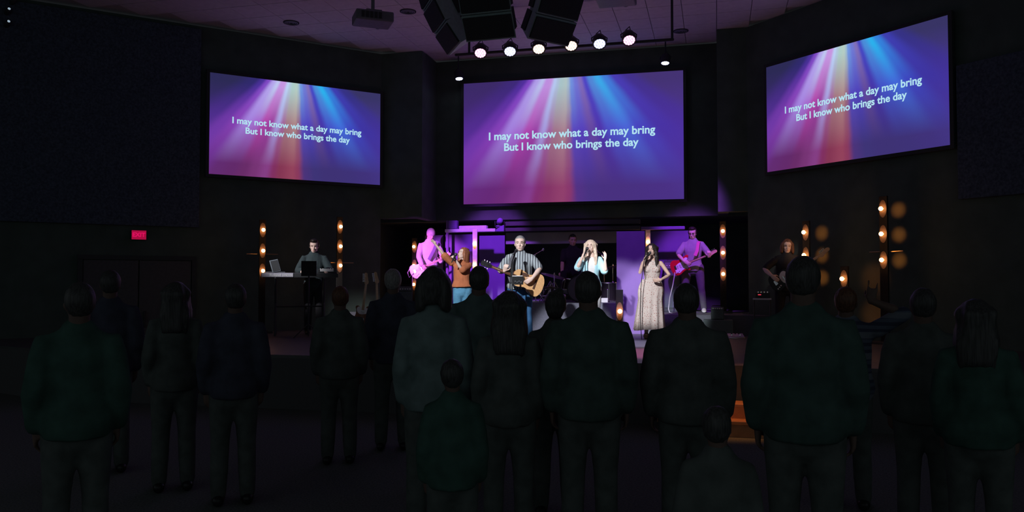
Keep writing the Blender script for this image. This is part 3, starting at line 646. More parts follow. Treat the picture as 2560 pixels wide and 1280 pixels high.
    def hair(s, m, style='short', length=.3, name='hair', wr=.006, part=0):
        s.hm = m; bm = B(); H, k = s.H, s.k; vox = max(.010, s.vox)
        cap = [(0, .036, .135, .082, .086, .104)]
        k = H.to_3x3().col[0].length; fy = .016 if style in ('long', 'bob') else .030
        ball(bm, H @ V((0, fy, .137)), (.0855*k, .094*k, .107*k), H.to_3x3().normalized(), 3)
        if style == 'short':
            ball(bm, H @ V((0, .045, .095)), (.077*k, .066*k, .07*k), H.to_3x3().normalized(), 2)
            ball(bm, H @ V((0, -.012, .185)), (.064*k, .058*k, .050*k), H.to_3x3().normalized(), 2)
        elif style == 'long':
            for sx in (-1, 1):
                # curtains of hair from the crown past the ears to the chest or the back
                for q, (x0, y0, fr) in enumerate(((.030, -.040, 1), (.060, -.022, 1), (.078, .015, .6), (.070, .055, .2))):
                    a = H @ V((sx*x0*.5, .0+y0*.3, .215)); b = H @ V((sx*(x0+.025), y0-.030*fr*(q < 2), .150)); c = H @ V((sx*(.088-.004*q), y0+.0, .075))
                    dn = c + V((sx*.012*k, (-.035 if fr > .5 else .03)*k, -length*.45*k)); e = c + V((sx*.008*k, (-.06 if fr > .5 else .035)*k, -length*k))
                    tube(bm, [a, b, c, dn, e], [.020*k, .027*k, .031*k, .036*k, .020*k], n=8)
            for x0 in (-.04, 0, .04):
                c = H @ V((x0, .095, .07)); tube(bm, [H @ V((x0*.6, .06, .21)), H @ V((x0, .11, .14)), c, c + V((0, .01, -length*.9*k))], [.03*k, .035*k, .038*k, .03*k], n=8)
        elif style == 'bob':
            for sx in (-1, 1):
                for q, (y0, l) in enumerate(((-.028, .10), (.010, .12), (.050, .13), (.085, .12))):
                    b = H @ V((sx*(.080-.010*(q == 3)), y0, .150)); c = H @ V((sx*(.088-.02*(q == 3)), y0, .08)); e = c + V((sx*.004*k, 0, -l*length/.3*k))
                    tube(bm, [H @ V((sx*.03, y0*.4, .222)), b, c, e], [.022*k, .030*k, .034*k, .026*k], n=8)
            tube(bm, [H @ V((0, .08, .2)), H @ V((0, .11, .12)), H @ V((0, .10, .03))], [.05*k, .05*k, .04*k], n=8)
        elif style == 'bun':
            ball(bm, H @ V((0, .06, .075)), (.074*k, .058*k, .07*k), H.to_3x3().normalized(), 2); ball(bm, H @ V((-.03, .05, .232)), .034*k)
        elif style == 'quiff':
            ball(bm, H @ V((0, .045, .095)), (.077*k, .066*k, .07*k), H.to_3x3().normalized(), 2); ball(bm, H @ V((0, -.03, .215)), (.068*k, .06*k, .042*k), H.to_3x3().normalized(), 2)
            for sx in (-1, 1): ball(bm, H @ V((sx*.076, .01, .13)), (.016*k, .04*k, .05*k), H.to_3x3().normalized(), 2)
        return fuse(name, bm, vox, m, s.t, wr=wr, ws=60, iters=2, az=.10)
    def beanie(s, m):
        bm = B(); H, k = s.H, s.k
        ball(bm, H @ V((0, .020, .158)), (.088*k, .108*k, .098*k), H.to_3x3().normalized(), 3)
        tube(bm, [H @ V((0, .012, .118)), H @ V((0, .012, .150))], [(.089*k, .110*k), (.090*k, .111*k)], ref=H.to_3x3() @ V((1, 0, 0)), n=20)
        return fuse('beanie', bm, .009, m, s.t, wr=.002, ws=60)
def stripes(name, c1, c2, freq, axis='X', c3=None):
    m = bpy.data.materials.new(name); m.use_nodes = True; nt = m.node_tree; b = nt.nodes['Principled BSDF']; b.inputs['Roughness'].default_value = .85; b.inputs['Specular IOR Level'].default_value = .15
    tc = nt.nodes.new('ShaderNodeTexCoord'); wv = nt.nodes.new('ShaderNodeTexWave'); wv.bands_direction = axis; wv.inputs['Scale'].default_value = freq; wv.inputs['Distortion'].default_value = 1.2; wv.inputs['Detail'].default_value = 1; wv.inputs['Detail Scale'].default_value = .6
    cr = nt.nodes.new('ShaderNodeValToRGB'); e = cr.color_ramp.elements; e[0].position = .42; e[0].color = (*c1, 1); e[1].position = .62; e[1].color = (*c2, 1)
    nt.links.new(tc.outputs['Object'], wv.inputs['Vector']); nt.links.new(wv.outputs['Fac'], cr.inputs['Fac']); nt.links.new(cr.outputs['Color'], b.inputs['Base Color'])
    if c3:
        w2 = nt.nodes.new('ShaderNodeTexWave'); w2.bands_direction = 'Z'; w2.inputs['Scale'].default_value = freq*.35; w2.inputs['Distortion'].default_value = .6
        nt.links.new(tc.outputs['Object'], w2.inputs['Vector']); r2 = nt.nodes.new('ShaderNodeValToRGB'); r2.color_ramp.elements[0].position = .72; r2.color_ramp.elements[1].position = .85; nt.links.new(w2.outputs['Fac'], r2.inputs['Fac'])
        mx = nt.nodes.new('ShaderNodeMix'); mx.data_type = 'RGBA'; nt.links.new(r2.outputs['Color'], mx.inputs[0]); nt.links.new(cr.outputs['Color'], mx.inputs[6]); mx.inputs[7].default_value = (*c3, 1); nt.links.new(mx.outputs[2], b.inputs['Base Color'])
    return m
def floral(name, base, dots, scale):
    m = bpy.data.materials.new(name); m.use_nodes = True; nt = m.node_tree; b = nt.nodes['Principled BSDF']; b.inputs['Roughness'].default_value = .85; b.inputs['Specular IOR Level'].default_value = .15
    tc = nt.nodes.new('ShaderNodeTexCoord'); prev = None
    for k, (sc, col, th) in enumerate(dots):
        vo = nt.nodes.new('ShaderNodeTexVoronoi'); vo.inputs['Scale'].default_value = scale*sc; nt.links.new(tc.outputs['Object'], vo.inputs['Vector'])
        r = nt.nodes.new('ShaderNodeValToRGB'); r.color_ramp.elements[0].position = th; r.color_ramp.elements[0].color = (1, 1, 1, 1); r.color_ramp.elements[1].position = th+.08; r.color_ramp.elements[1].color = (0, 0, 0, 1)
        nt.links.new(vo.outputs['Distance'], r.inputs['Fac']); mx = nt.nodes.new('ShaderNodeMix'); mx.data_type = 'RGBA'; nt.links.new(r.outputs['Color'], mx.inputs[0]); mx.inputs[7].default_value = (*col, 1)
        if prev: nt.links.new(prev, mx.inputs[6])
        else: mx.inputs[6].default_value = (*base, 1)
        prev = mx.outputs[2]
    nt.links.new(prev, b.inputs['Base Color']); return m

# ------------------------------------------------------------------ instruments
M_steel = mat('chrome', (.75, .75, .78), .2, metal=1); M_wood = mat('spruce_top', (.72, .42, .20), .4, var=.12, vscale=30); M_side = mat('mahogany', (.22, .09, .05), .4, var=.2, vscale=20)
M_maple = mat('maple_neck', (.70, .48, .28), .4, var=.1); M_rose = mat('rosewood', (.10, .05, .035), .5, var=.2); M_ivory = mat('white_plastic', (.82, .82, .84), .35); M_string = mat('string_metal', (.7, .68, .6), .3, metal=1)
M_red = mat('red_lacquer', (.62, .012, .03), .2, spec=.6); M_cream = mat('white_lacquer', (.85, .80, .80), .25, spec=.6); M_blackp = mat('black_plastic', (.02, .02, .022), .35)
ACOU = [(.25, .0), (.245, .075), (.20, .128), (.13, .138), (.06, .118), (.0, .112), (-.07, .145), (-.15, .185), (-.22, .170), (-.265, .09), (-.275, .0)]
ACOU = ACOU + [(x, -y) for x, y in ACOU[1:-1][::-1]]
STRAT = [(.10, .045), (.16, .105), (.185, .150), (.150, .168), (.08, .150), (.02, .128), (-.05, .130), (-.14, .160), (-.21, .120), (-.235, .03), (-.225, -.07), (-.18, -.145), (-.10, -.165), (-.02, -.135), (.04, -.118), (.09, -.135), (.125, -.145), (.130, -.115), (.105, -.06)]
TELE = [(.10, .040), (.125, .100), (.10, .140), (.03, .122), (-.05, .128), (-.14, .160), (-.21, .125), (-.235, .02), (-.22, -.09), (-.15, -.160), (-.06, -.140), (.02, -.125), (.08, -.140), (.128, -.115), (.125, -.075), (.095, -.04)]
def guitar(kind, label, M, group=None, finish=None):
    """x to the headstock, y across (up), z out of the front"""
    t = thing('guitar', label, 'guitar', (0, 0, 0), 0, group); t.matrix_world = M
    if kind == 'acoustic':
        out = smooth_loop(ACOU, 5); bm = B(); prism(bm, out, -.10, -.004); obj('body', bm, M_side, t, False)
        bm = B(); prism(bm, out, -.004, .003); top = obj('soundboard', bm, finish or M_wood, t)
        bm = B(); lathe(bm, [(0, .0034), (.050, .0034), (.050, .004), (0, .004)], Matrix.Translation((.105, 0, 0)), 24); obj('sound_hole', bm, M_blackp, top)
        bm = B(); lathe(bm, [(.052, .0036), (.062, .0036), (.062, .0045), (.052, .0045)], Matrix.Translation((.105, 0, 0)), 24); obj('rosette', bm, M_rose, top)
        bm = B(); prism(bm, smooth_loop([(.05, -.055), (.14, -.065), (.13, -.10), (.05, -.115), (.0, -.09)], 4), .0034, .005); obj('pickguard', bm, M_rose, top)
        bm = B(); box(bm, (-.13, 0, .008), (.03, .16, .012), bev=.003); obj('bridge', bm, M_rose, top)
        n0, n1, hw, zf = .235, .62, .024, .014; bx = -.13
    else:
        out = smooth_loop(STRAT if kind == 'strat' else TELE, 4); bm = B(); prism(bm, out, -.040, .0, bev=.03); bd = obj('body', bm, finish or M_red, t)
        if kind == 'strat': pg = [(.10, .04), (.155, .095), (.11, .125), (.03, .075), (-.06, .06), (-.13, .02), (-.16, -.07), (-.10, -.13), (-.02, -.10), (.05, -.09), (.10, -.11), (.105, -.05)]
        else: pg = [(.10, .035), (.105, .09), (.06, .115), (.0, .09), (-.03, .045), (-.02, -.05), (.02, -.10), (.075, -.11), (.095, -.05)]
        bm = B(); prism(bm, smooth_loop(pg, 4), .001, .005); obj('pickguard', bm, M_ivory, bd)
        for x in ((.03, -.03, -.085) if kind == 'strat' else (.03, -.11)):
            bm = B(); box(bm, (x, 0, .009), (.022, .075, .010), bev=.003); obj('pickup', bm, M_ivory if kind == 'strat' else M_steel, bd)
        bm = B(); box(bm, (-.135, 0, .008), (.035, .085, .012), bev=.003); obj('bridge', bm, M_steel, bd)
        for k in range(3): bm = B(); lathe(bm, [(0, .02), (.011, .02), (.012, .004), (0, .004)], Matrix.Translation((-.08-.035*k, -.085-.012*k, 0)), 10); obj('knob', bm, M_ivory, bd)
        n0, n1, hw, zf = .08, .545 if kind != 'bass' else .72, .022, .012; bx = -.135
        if kind == 'bass': n1 = .72
    bm = B(); tube(bm, [(n0-.03, 0, zf-.014), (n1, 0, zf-.014)], [(.026, .018), (hw-.002, .014)], ref=(0, 1, 0), n=12, cap=False); nk = obj('neck', bm, M_maple if kind != 'acoustic' else M_side, t, True)
    bm = B(); prism(bm, [(n0-.03, hw+.003), (n1, hw-.002), (n1, -hw+.002), (n0-.03, -hw-.003)], zf-.010, zf-.002); fb = obj('fretboard', bm, M_rose if kind not in ('tele', 'bass') else M_maple, nk)
    bm = B()
    for k in range(1, 20):
        x = bx + (n1-bx)*(2**(-k/12)); 
        if x > n0-.02: box(bm, (x, 0, zf-.001), (.0022, hw*1.95, .002))
    obj('fret_set', bm, M_steel, fb)['kind'] = 'stuff'
    for k in (3, 5, 7, 9):
        x = bx + (n1-bx)*.5*(2**(-k/12)+2**(-(k-1)/12)); bm = B(); lathe(bm, [(0, zf), (.005, zf), (.005, zf-.003)], Matrix.Translation((x, 0, 0)), 8); obj('fret_marker', bm, M_ivory, fb)
    if kind == 'acoustic': hd = [(n1, .026), (n1+.05, .038), (n1+.17, .042), (n1+.185, .02), (n1+.18, 0), (n1+.185, -.02), (n1+.17, -.042), (n1+.05, -.038), (n1, -.026)]; tun = [(n1+.05+.045*k, s*.050) for k in range(3) for s in (1, -1)]
    else: hd = smooth_loop([(n1-.01, .022), (n1+.03, .034), (n1+.10, .046), (n1+.17, .052), (n1+.205, .03), (n1+.19, -.005), (n1+.15, -.012), (n1+.08, -.030), (n1+.03, -.045), (n1-.01, -.024)], 3); tun = [(n1+.035+.027*k, .055+.003*k) for k in range(4 if kind == 'bass' else 6)]
    bm = B(); prism(bm, hd, zf-.024, zf-.008); h = obj('headstock', bm, {'acoustic': M_blackp}.get(kind, M_maple), t)
    for x, y in tun:
        bm = B(); sg = 1 if y > 0 else -1; tube(bm, [(x, y-sg*.022, zf-.016), (x, y, zf-.016)], .004, n=6); box(bm, (x, y+sg*.006, zf-.016), (.016, .012, .008), bev=.002); lathe(bm, [(0, zf+.004), (.005, zf+.004), (.005, zf-.008)], Matrix.Translation((x, y-sg*.026, 0)), 8); obj('tuning_peg', bm, M_steel, h)
    bm = B()
    for k in range(4 if kind == 'bass' else 6):
        y = (k-2.5)*.0072; tube(bm, [(bx, y*1.35, .016), (n1, y, zf+.001), (n1+.08, y*1.3, zf+.0)], .0009, n=4, cap=False)
    s_ = obj('string_set', bm, M_string, t); s_['kind'] = 'stuff'
    return t
def gmat(P, neck, front):
    x = V(neck).normalized(); z = V(front); z = (z - x*z.dot(x)).normalized(); y = z.cross(x)
    return Matrix.Translation(P) @ Matrix((x, y, z)).transposed().to_4x4()
def local(P, rz, v): return V(P) + Matrix.Rotation(rz, 3, 'Z') @ V(v)
def microphone(P, d, label, cable=None, group='hand held microphones'):
    d = V(d).normalized(); t = thing('microphone', label, 'microphone', P, 0, group); q = d.to_track_quat('Z', 'Y').to_matrix().to_4x4()
    bm = B(); lathe(bm, [(0, -.17), (.010, -.17), (.012, -.13), (.018, -.02), (.022, -.012), (.022, -.004), (0, -.004)], q, 12); obj('handle', bm, M_blackp, t, True)
    bm = B(); lathe(bm, [(.020, -.004), (.027, .010), (.028, .026), (.022, .042), (.010, .050), (0, .052)], q, 14); obj('grille', bm, mat('mic_grille', (.12, .11, .12), .5, metal=.6), t, True)
    if cable:
        bm = B(); tube(bm, [q @ V((0, 0, -.165))] + [V(c) - V(P) for c in cable], .006, n=6); obj('cable', bm, M_blackp, t, True)
    return t

# ================================================================== THE BAND
class At:
    """a standing place: pixel column, distance and floor height; p() turns pixels into the person's own metres"""
    def __init__(s, px, d, zf, turn=0):
        r = ray(px, 700); P = V((0, 0, CAMZ)) + r*(d/r.dot(_F)); s.P = V((P.x, P.y, zf)); s.rz = math.atan2(-P.x, P.y) + R(turn)
        s.px, s.d, s.turn = px, d, R(turn); s.yf = project(s.P)[1]; s.k = d/FPX
    def p(s, px, py, y=0):
        v = V(((px-s.px)*s.k, y, (s.yf-py)*s.k)); return Matrix.Rotation(-s.turn, 3, 'Z') @ v
    def w(s, v): return local(s.P, s.rz, v)
    def dirw(s, v): return Matrix.Rotation(s.rz, 3, 'Z') @ V(v)
cloth = lambda n, c, var=.12: mat(n, c, .9, var=var, vscale=6, spec=.1)
# ---- man in the striped shirt with the acoustic guitar
A = At(1300, 13.3, ZS)
pr = Person('man in a grey striped short sleeved shirt and jeans strumming an acoustic guitar', A.P, A.rz, 1.70, 1.16, 1.14, 'fair', head=(-4, -2, 0), hs=1.12,
    arms=dict(a=dict(w=A.p(1262, 679, -.36), hint=(-.7, -.1, -1), d=(.25, -.45, .75), n=(.3, .9, .1), side=(.3, -.5, .8), curl=(45, 48, 50, 52), thumb=.3),
              b=dict(w=A.p(1330, 697, -.33), hint=(1, .0, .1), d=(-.85, -.12, -.5), n=(0, 1, -.1), side=(-.3, -.1, .9), curl=(22, 26, 30, 32), thumb=.6)), stance=.04)
pr.top('striped_shirt', stripes('grey_striped_cotton', (.12, .13, .15), (.40, .45, .49), 7.5, 'X'), hem=.87, sleeve=.46, loose=.03, cuff=.012, collar=True, wr=.004)
pr.trousers('jeans', cloth('mid_blue_denim', (.045, .13, .28), .3)); pr.shoes(M_blackp); pr.hair(HAIR['grey'], 'short', wr=.004)
P0 = A.w(A.p(1318, 704, -.27)); P1 = A.w(A.p(1213, 661, -.42))
g = guitar('acoustic', 'natural spruce acoustic guitar held by the man in the striped shirt', gmat(P0, P1-P0, A.dirw((.05, -1, .18))), 'guitars being played')
bm = B(); tube(bm, [A.w(A.p(1284, 640, -.13)), A.w(A.p(1278, 655, -.23)), A.w(A.p(1274, 690, -.29)), A.w(A.p(1280, 706, -.34))], [(.034, .004)]*4, ref=A.dirw((1, 0, 0)), n=8); o = obj('strap', bm, mat('dark_grey_strap', (.10, .10, .12), .8)); o.parent = g; o.matrix_parent_inverse = g.matrix_world.inverted()
# microphone stand in front of him, with a small device on a holder
Q = A.w(A.p(1281, 845, -.62)); t = thing('microphone_stand', 'black microphone stand in front of the striped shirt man', 'microphone stand', (Q.x, Q.y, ZS), A.rz)
hz = A.p(1290, 632).z
bm = B(); lathe(bm, [(0, 0), (.14, 0), (.14, .015), (.03, .03), (.015, .05), (0, .05)], n=20); obj('base', bm, M_blk, t, True)
bm = B(); tube(bm, [(0, 0, .03), (0, 0, hz-.16)], .012, n=8); obj('pole', bm, M_blk, t, True)
bm = B(); tube(bm, [(0, 0, hz-.16), (.03, .05, hz-.09), (.055, .12, hz-.02)], .009, n=8); obj('gooseneck', bm, M_blk, t, True)
bm = B(); box(bm, (.09, -.01, A.p(0, 702).z), (.17, .02, .13), bev=.006); box(bm, (.03, 0, A.p(0, 700).z), (.06, .03, .03)); dv = obj('device_holder', bm, M_blackp, t)
bm = B(); box(bm, (.085, -.015, A.p(0, 691.5).z), (.16, .03, .012), bev=.003); obj('clip', bm, M_ivory, dv)
for k in range(4): bm = B(); lathe(bm, [(0, 0), (.009, 0), (.008, .012), (0, .013)], Matrix.Translation((.05+.03*k, -.02, A.p(0, 704+2*(k % 2)).z)) @ Matrix.Rotation(R(90), 4, 'X'), 8); obj('knob', bm, M_grey, dv)
microphone(A.w(A.p(1290.5, 631, -.47)), A.dirw((.25, .9, .35)), 'microphone on the stand at the mouth of the striped shirt man', [A.w(A.p(1286, 640, -.6)), A.w(A.p(1279, 665, -.645)), A.w(A.p(1277, 720, -.645)), A.w(A.p(1277, 800, -.645)), A.w(A.p(1276, 846, -.76))])

# ---- woman in the rust blouse, arm raised
A = At(1155, 14.9, ZS)
pr = Person('woman in a rust blouse and jeans singing with one arm raised', A.P, A.rz, 1.61, .98, .98, 'fair', True, head=(-52, -14, 0),
    arms=dict(a=dict(w=A.p(1089, 612, -.12), hint=(-.2, .3, -1), d=(-.62, -.1, .78), n=(-.6, -.6, -.3), side=(.5, -.5, .4), curl=(8, 8, 10, 12), thumb=.1, spread=1),
              b=dict(w=A.p(1138, 649, -.235), hint=(.15, -.25, -1), d=(-.55, .25, .65), n=(-.5, .75, -.2), side=(-.35, 0, .75), curl=(58, 60, 62, 62), thumb=.7)), hipshift=.01)
M_rust = cloth('rust_blouse_cotton', (.46, .155, .075), .18)
pr.top('blouse', M_rust, hem=.965, sleeve=.50, ease=.020, loose=.045, cuff=.030, wr=.007, neck=.967, flare=0)
pr.trousers('jeans', cloth('light_blue_denim', (.10, .27, .42), .35)); pr.shoes(M_sole); pr.hair(HAIR['auburn'], 'bob', .33, wr=.006)
microphone(A.w(A.p(1138.5, 640, -.27)), A.dirw((-.1, .45, .8)) * 1 + A.dirw((.55, .2, .1)), 'dark microphone held by the woman in the rust blouse')
# ---- woman in the open light blue shirt
A = At(1476, 14.0, ZS)
pr = Person('long haired woman in an open light blue shirt singing with a raised open hand', A.P, A.rz, 1.70, .96, 1.0, 'fair', True, head=(-10, -8, 0),
    arms=dict(a=dict(w=A.p(1458, 641, -.235), hint=(-.45, .1, -1), d=(.45, .1, .85), n=(.85, .5, 0), side=(.1, .6, .3), curl=(60, 62, 64, 64), thumb=.7),
              b=dict(w=A.p(1512, 651, -.20), hint=(.1, .3, -1), d=(.05, -.1, 1), n=(-.75, -.65, .1), side=(-.5, .5, .1), curl=(14, 8, 10, 16), thumb=.1, spread=1.2)))
pr.top('camisole', cloth('white_jersey', (.80, .80, .82), .04), hem=.90, sleeve=0, ease=.013, neck=.93, wr=.003)
sh = pr.top('open_shirt', cloth('pale_blue_cotton', (.42, .68, .76), .12), hem=.80, sleeve=.44, ease=.018, loose=.02, cuff=.028, wr=.007, vox=.010)
bmt = bmesh.new(); bmt.from_mesh(sh.data)         # open the front of the shirt
bmesh.ops.delete(bmt, geom=[f for f in bmt.faces if (lambda c: c.y < -.02 and abs(c.x - .018) < .050 + max(0, (c.z-1.16*pr.k))*.10 + (.02 if c.z > 1.40*pr.k else 0))(f.calc_center_median())], context='FACES'); bmt.to_mesh(sh.data); bmt.free()
pr.trousers('trousers', cloth('white_cotton', (.80, .80, .83), .06)); pr.shoes(M_sole); pr.hair(HAIR['blond'], 'long', .34, wr=.007)
microphone(A.w(A.p(1467.5, 625, -.20)), A.dirw((.30, .75, .75)), 'microphone held by the woman in the light blue shirt', [A.w(A.p(1463.5, 648, -.26)), A.w(A.p(1463.5, 700, -.25)), A.w(A.p(1465, 780, -.28)), A.w(A.p(1470, 846, -.4))])
# ---- woman in the long floral dress
A = At(1630, 14.2, ZS)
pr = Person('dark haired woman in a long pale floral dress singing into a microphone', A.P, A.rz, 1.645, .97, .95, 'tan', True, head=(-14, -3, -3),
    arms=dict(a=dict(w=A.p(1612, 650, -.215), hint=(-.35, .15, -1.0), d=(.55, 0, .8), n=(.8, .5, -.2), side=(.1, .3, .8), curl=(58, 60, 62, 62), thumb=.7),
              b=dict(w=A.p(1651, 700, -.24), hint=(1, .35, -.4), d=(-.95, -.05, -.12), n=(0, 1, 0), side=(0, 0, 1), curl=(16, 18, 20, 22), thumb=.3)))
M_floral = floral('pale_floral_print', (.66, .56, .52), ((1.0, (.42, .20, .18), .22), (2.1, (.52, .38, .34), .20), (.75, (.74, .66, .60), .16)), 32)
k = pr.k; bm = B(); T = pr.torso
tube(bm, [T[1][0] + V((0, 0, .03)), T[2][0], T[3][0] + V((0, 0, .0)), T[3][0] + V((0, 0, .065))], [(T[1][1]+.006, T[1][2]+.006), (T[2][1]+.014, T[2][2]+.014), (T[3][1]+.014, T[3][2]+.014), (T[3][1]+.004, T[3][2]+.008)], ref=(1, 0, 0), n=22)
for sx in (-1, 1): ball(bm, T[3][0] + V((sx*.065, -.085, .0)), (.062, .05, .06)); tube(bm, [T[3][0] + V((sx*.085, -.095, .05)), V((sx*.098, -.05, 1.425*k)), V((sx*.09, .03, 1.445*k)), V((sx*.085, .085, 1.36*k))], [(.018, .006)]*4, ref=(1, 0, 0), n=8)
dr = fuse('dress_bodice', bm, .009, M_floral, pr.t, wr=.003)
bm = B(); N = 96; rings = []
for j in range(15):
    f = j/14; z = (1.08 + (.155-1.08)*f)*k; rx = (.142+.014) + (.105)*f**.75 + .03*math.sin(math.pi*min(1, f*2.6))*(1 if f < .39 else 0); ry = .118 + .12*f**.8; cx = -.012 - .045*f
    rings.append([bm.verts.new((cx + math.cos(a)*(rx + .016*f*math.sin(11*a+.6) + .007*f*math.sin(23*a)), .0 + math.sin(a)*(ry + .018*f*math.sin(11*a+.6)), z + .012*f*math.sin(3*a))) for a in [2*math.pi*q/N for q in range(N)]])
for a, b in zip(rings, rings[1:]):
    for q in range(N): bm.faces.new((a[q], a[(q+1) % N], b[(q+1) % N], b[q]))
obj('dress_skirt', bm, M_floral, pr.t, True)
bm = B(); tube(bm, [T[2][0] + V((0, 0, -.008)), T[2][0] + V((0, 0, .022))], [(T[2][1]+.020, T[2][2]+.020)]*2, ref=(1, 0, 0), n=28, cap=False); obj('waistband', bm, M_floral, pr.t, True)
pr.shoes(mat('tan_sandal', (.35, .22, .15), .6), 'sandal'); pr.hair(HAIR['dark'], 'long', .29, wr=.008)
microphone(A.w(A.p(1623.5, 636, -.205)), A.dirw((.45, .55, .55)), 'microphone held by the woman in the floral dress', [A.w(A.p(1609, 664, -.27)), A.w(A.p(1603, 720, -.3)), A.w(A.p(1601, 780, -.33)), A.w(A.p(1604, 843, -.36)), A.w(A.p(1608, 858, -.9)), A.w(A.p(1616, 872, -1.6))])
# ---- left guitarist with the beanie
A = At(1073, 18.05, ZR)
pr = Person('guitarist in a beanie and pale long sleeved shirt playing a white guitar', A.P, A.rz, 1.80, 1.02, .98, 'fair', head=(26, 20, 8),
    arms=dict(a=dict(w=A.p(1055, 664, -.30), hint=(-1, .2, -.4), d=(.55, -.2, -.6), n=(.1, 1, .1), side=(.3, 0, .9), curl=(24, 26, 28, 30), thumb=.5),
              b=dict(w=A.p(1101, 655, -.30), hint=(.8, .3, -1), d=(.15, -.5, .8), n=(-.3, .9, .1), side=(-.5, -.4, .6), curl=(48, 50, 52, 54), thumb=.3)), stance=.05)
pr.top('long_sleeved_shirt', cloth('pale_cotton', (.78, .72, .78), .08), hem=.82, sleeve=.97, loose=.02, wr=.006, collar=True); pr.trousers('trousers', cloth('dark_grey_twill', (.10, .10, .13))); pr.shoes(M_sole); pr.hair(HAIR['brown'], 'short'); pr.beanie(mat('knit_beanie', (.70, .55, .66), .95, var=.2, vscale=90, bump=.6, bscale=300))
P0 = A.w(A.p(1051, 673, -.20)); P1 = A.w(A.p(1118, 641, -.30)); g = guitar('tele', 'white electric guitar held by the guitarist in the beanie', gmat(P0, P1-P0, A.dirw((-.1, -1, .15))), 'guitars being played', M_cream)
bm = B(); tube(bm, [A.w(A.p(1093, 603, -.10)), A.w(A.p(1085, 625, -.17)), A.w(A.p(1072, 650, -.20))], [(.035, .004)]*3, ref=A.dirw((1, 0, 0)), n=8); o = obj('strap', bm, mat('purple_grey_strap', (.25, .2, .35), .8)); o.parent = g; o.matrix_parent_inverse = g.matrix_world.inverted()
bm = B(); tube(bm, [A.w(A.p(1034, 684, -.2)), A.w(A.p(1024, 694, -.2)), A.w(A.p(1020, 682, -.18)), A.w(A.p(1026, 670, -.1)), A.w(A.p(1032, 672, .1)), A.w(A.p(1030, 730, .15)), A.w(A.p(1030, 771, .2))], .009, n=6); tag(obj('guitar_cable', bm, mat('pale_cable', (.6, .5, .6), .5), None, True), 'pale guitar cable looping beside the beanie guitarist', 'cable')
# ---- right guitarist with the red guitar
A = At(1733, 16.6, ZR)
pr = Person('dark haired guitarist in a purple lit shirt playing a red guitar', A.P, A.rz, 1.735, .98, .95, 'fair', head=(-12, 16, 0),
    arms=dict(a=dict(w=A.p(1712, 655, -.31), hint=(-1, .15, -.25), d=(.75, -.1, -.35), n=(0, 1, 0), side=(.2, 0, .9), curl=(24, 26, 28, 30), thumb=.5),
              b=dict(w=A.p(1770, 643, -.31), hint=(.8, .3, -1), d=(.1, -.4, .8), n=(-.3, .9, .1), side=(-.6, -.3, .5), curl=(46, 50, 52, 54), thumb=.3)), stance=.10)
pr.top('polo_shirt', cloth('grey_knit', (.34, .30, .38), .1), hem=.84, sleeve=.46, loose=.02, cuff=.016, wr=.005, collar=True); pr.trousers('trousers', cloth('charcoal_twill', (.12, .11, .14))); pr.shoes(M_sole); pr.hair(HAIR['dark'], 'quiff', wr=.006)
for sx in (-1, 1):
    bm = B(); lathe(bm, [(.017, 0), (.021, 0), (.021, .004), (.017, .004)], pr.H @ Matrix.Translation((sx*.03, -.094, .113)) @ Matrix.Rotation(R(90), 4, 'X'), 14); obj('glasses', bm, M_blackp, pr.t)
P0 = A.w(A.p(1706, 664, -.21)); P1 = A.w(A.p(1806, 625, -.36)); g = guitar('strat', 'glossy red electric guitar with white pickguard held at the right of the stage', gmat(P0, P1-P0, A.dirw((-.1, -1, .15))), 'guitars being played')
bm = B(); tube(bm, [A.w(A.p(1748, 604, -.02)), A.w(A.p(1746, 608, -.13)), A.w(A.p(1743, 628, -.175)), A.w(A.p(1738, 640, -.20))], [(.032, .004)]*4, ref=A.dirw((1, 0, 0)), n=8); o = obj('strap', bm, mat('pink_strap', (.75, .16, .40), .7)); o.parent = g; o.matrix_parent_inverse = g.matrix_world.inverted()
bm = B(); tube(bm, [A.w(A.p(1689, 682, -.22)), A.w(A.p(1684, 712, -.28)), A.w(A.p(1676, 745, -.3)), A.w(A.p(1673, 772, -.3)), A.w(A.p(1676, 781, -.35)), A.w(A.p(1700, 785, -.5))], .011, n=6); tag(obj('guitar_cable', bm, mat('grey_cable', (.5, .5, .55), .5), None, True), 'grey cable hanging from the red guitar to the floor', 'cable')
# ---- bass player behind the big man
A = At(1968, 14.3, ZS)
pr = Person('long haired bass player in black beside the bulb posts on the right', A.P, A.rz, 1.72, 1.0, 1.05, 'fair', head=(2, 6, 4),
    arms=dict(a=dict(w=A.p(1932, 690, -.28), hint=(-1, .2, -.2), d=(.6, -.2, -.5), n=(0, 1, 0), side=(.2, 0, .9), curl=(26,)*4),
              b=dict(w=A.p(2012, 662, -.32), hint=(.8, .2, -1), d=(.1, -.4, .8), n=(-.3, .9, .1), side=(-.6, -.3, .5), curl=(46, 50, 52, 54), thumb=.3)), stance=.06)
pr.top('black_shirt', cloth('black_cotton', (.035, .035, .04)), hem=.82, sleeve=.46, loose=.02, wr=.005); pr.trousers('trousers', cloth('black_denim', (.03, .03, .035))); pr.shoes(M_blackp); pr.hair(HAIR['brown'], 'bob', .20, wr=.006)
P0 = A.w(A.p(1957, 698, -.24)); P1 = A.w(A.p(2066, 627, -.40)); guitar('bass', 'bass guitar with a maple headstock rising beside the bulb posts', gmat(P0, P1-P0, A.dirw((-.1, -1, .15))), 'guitars being played', M_blackp)
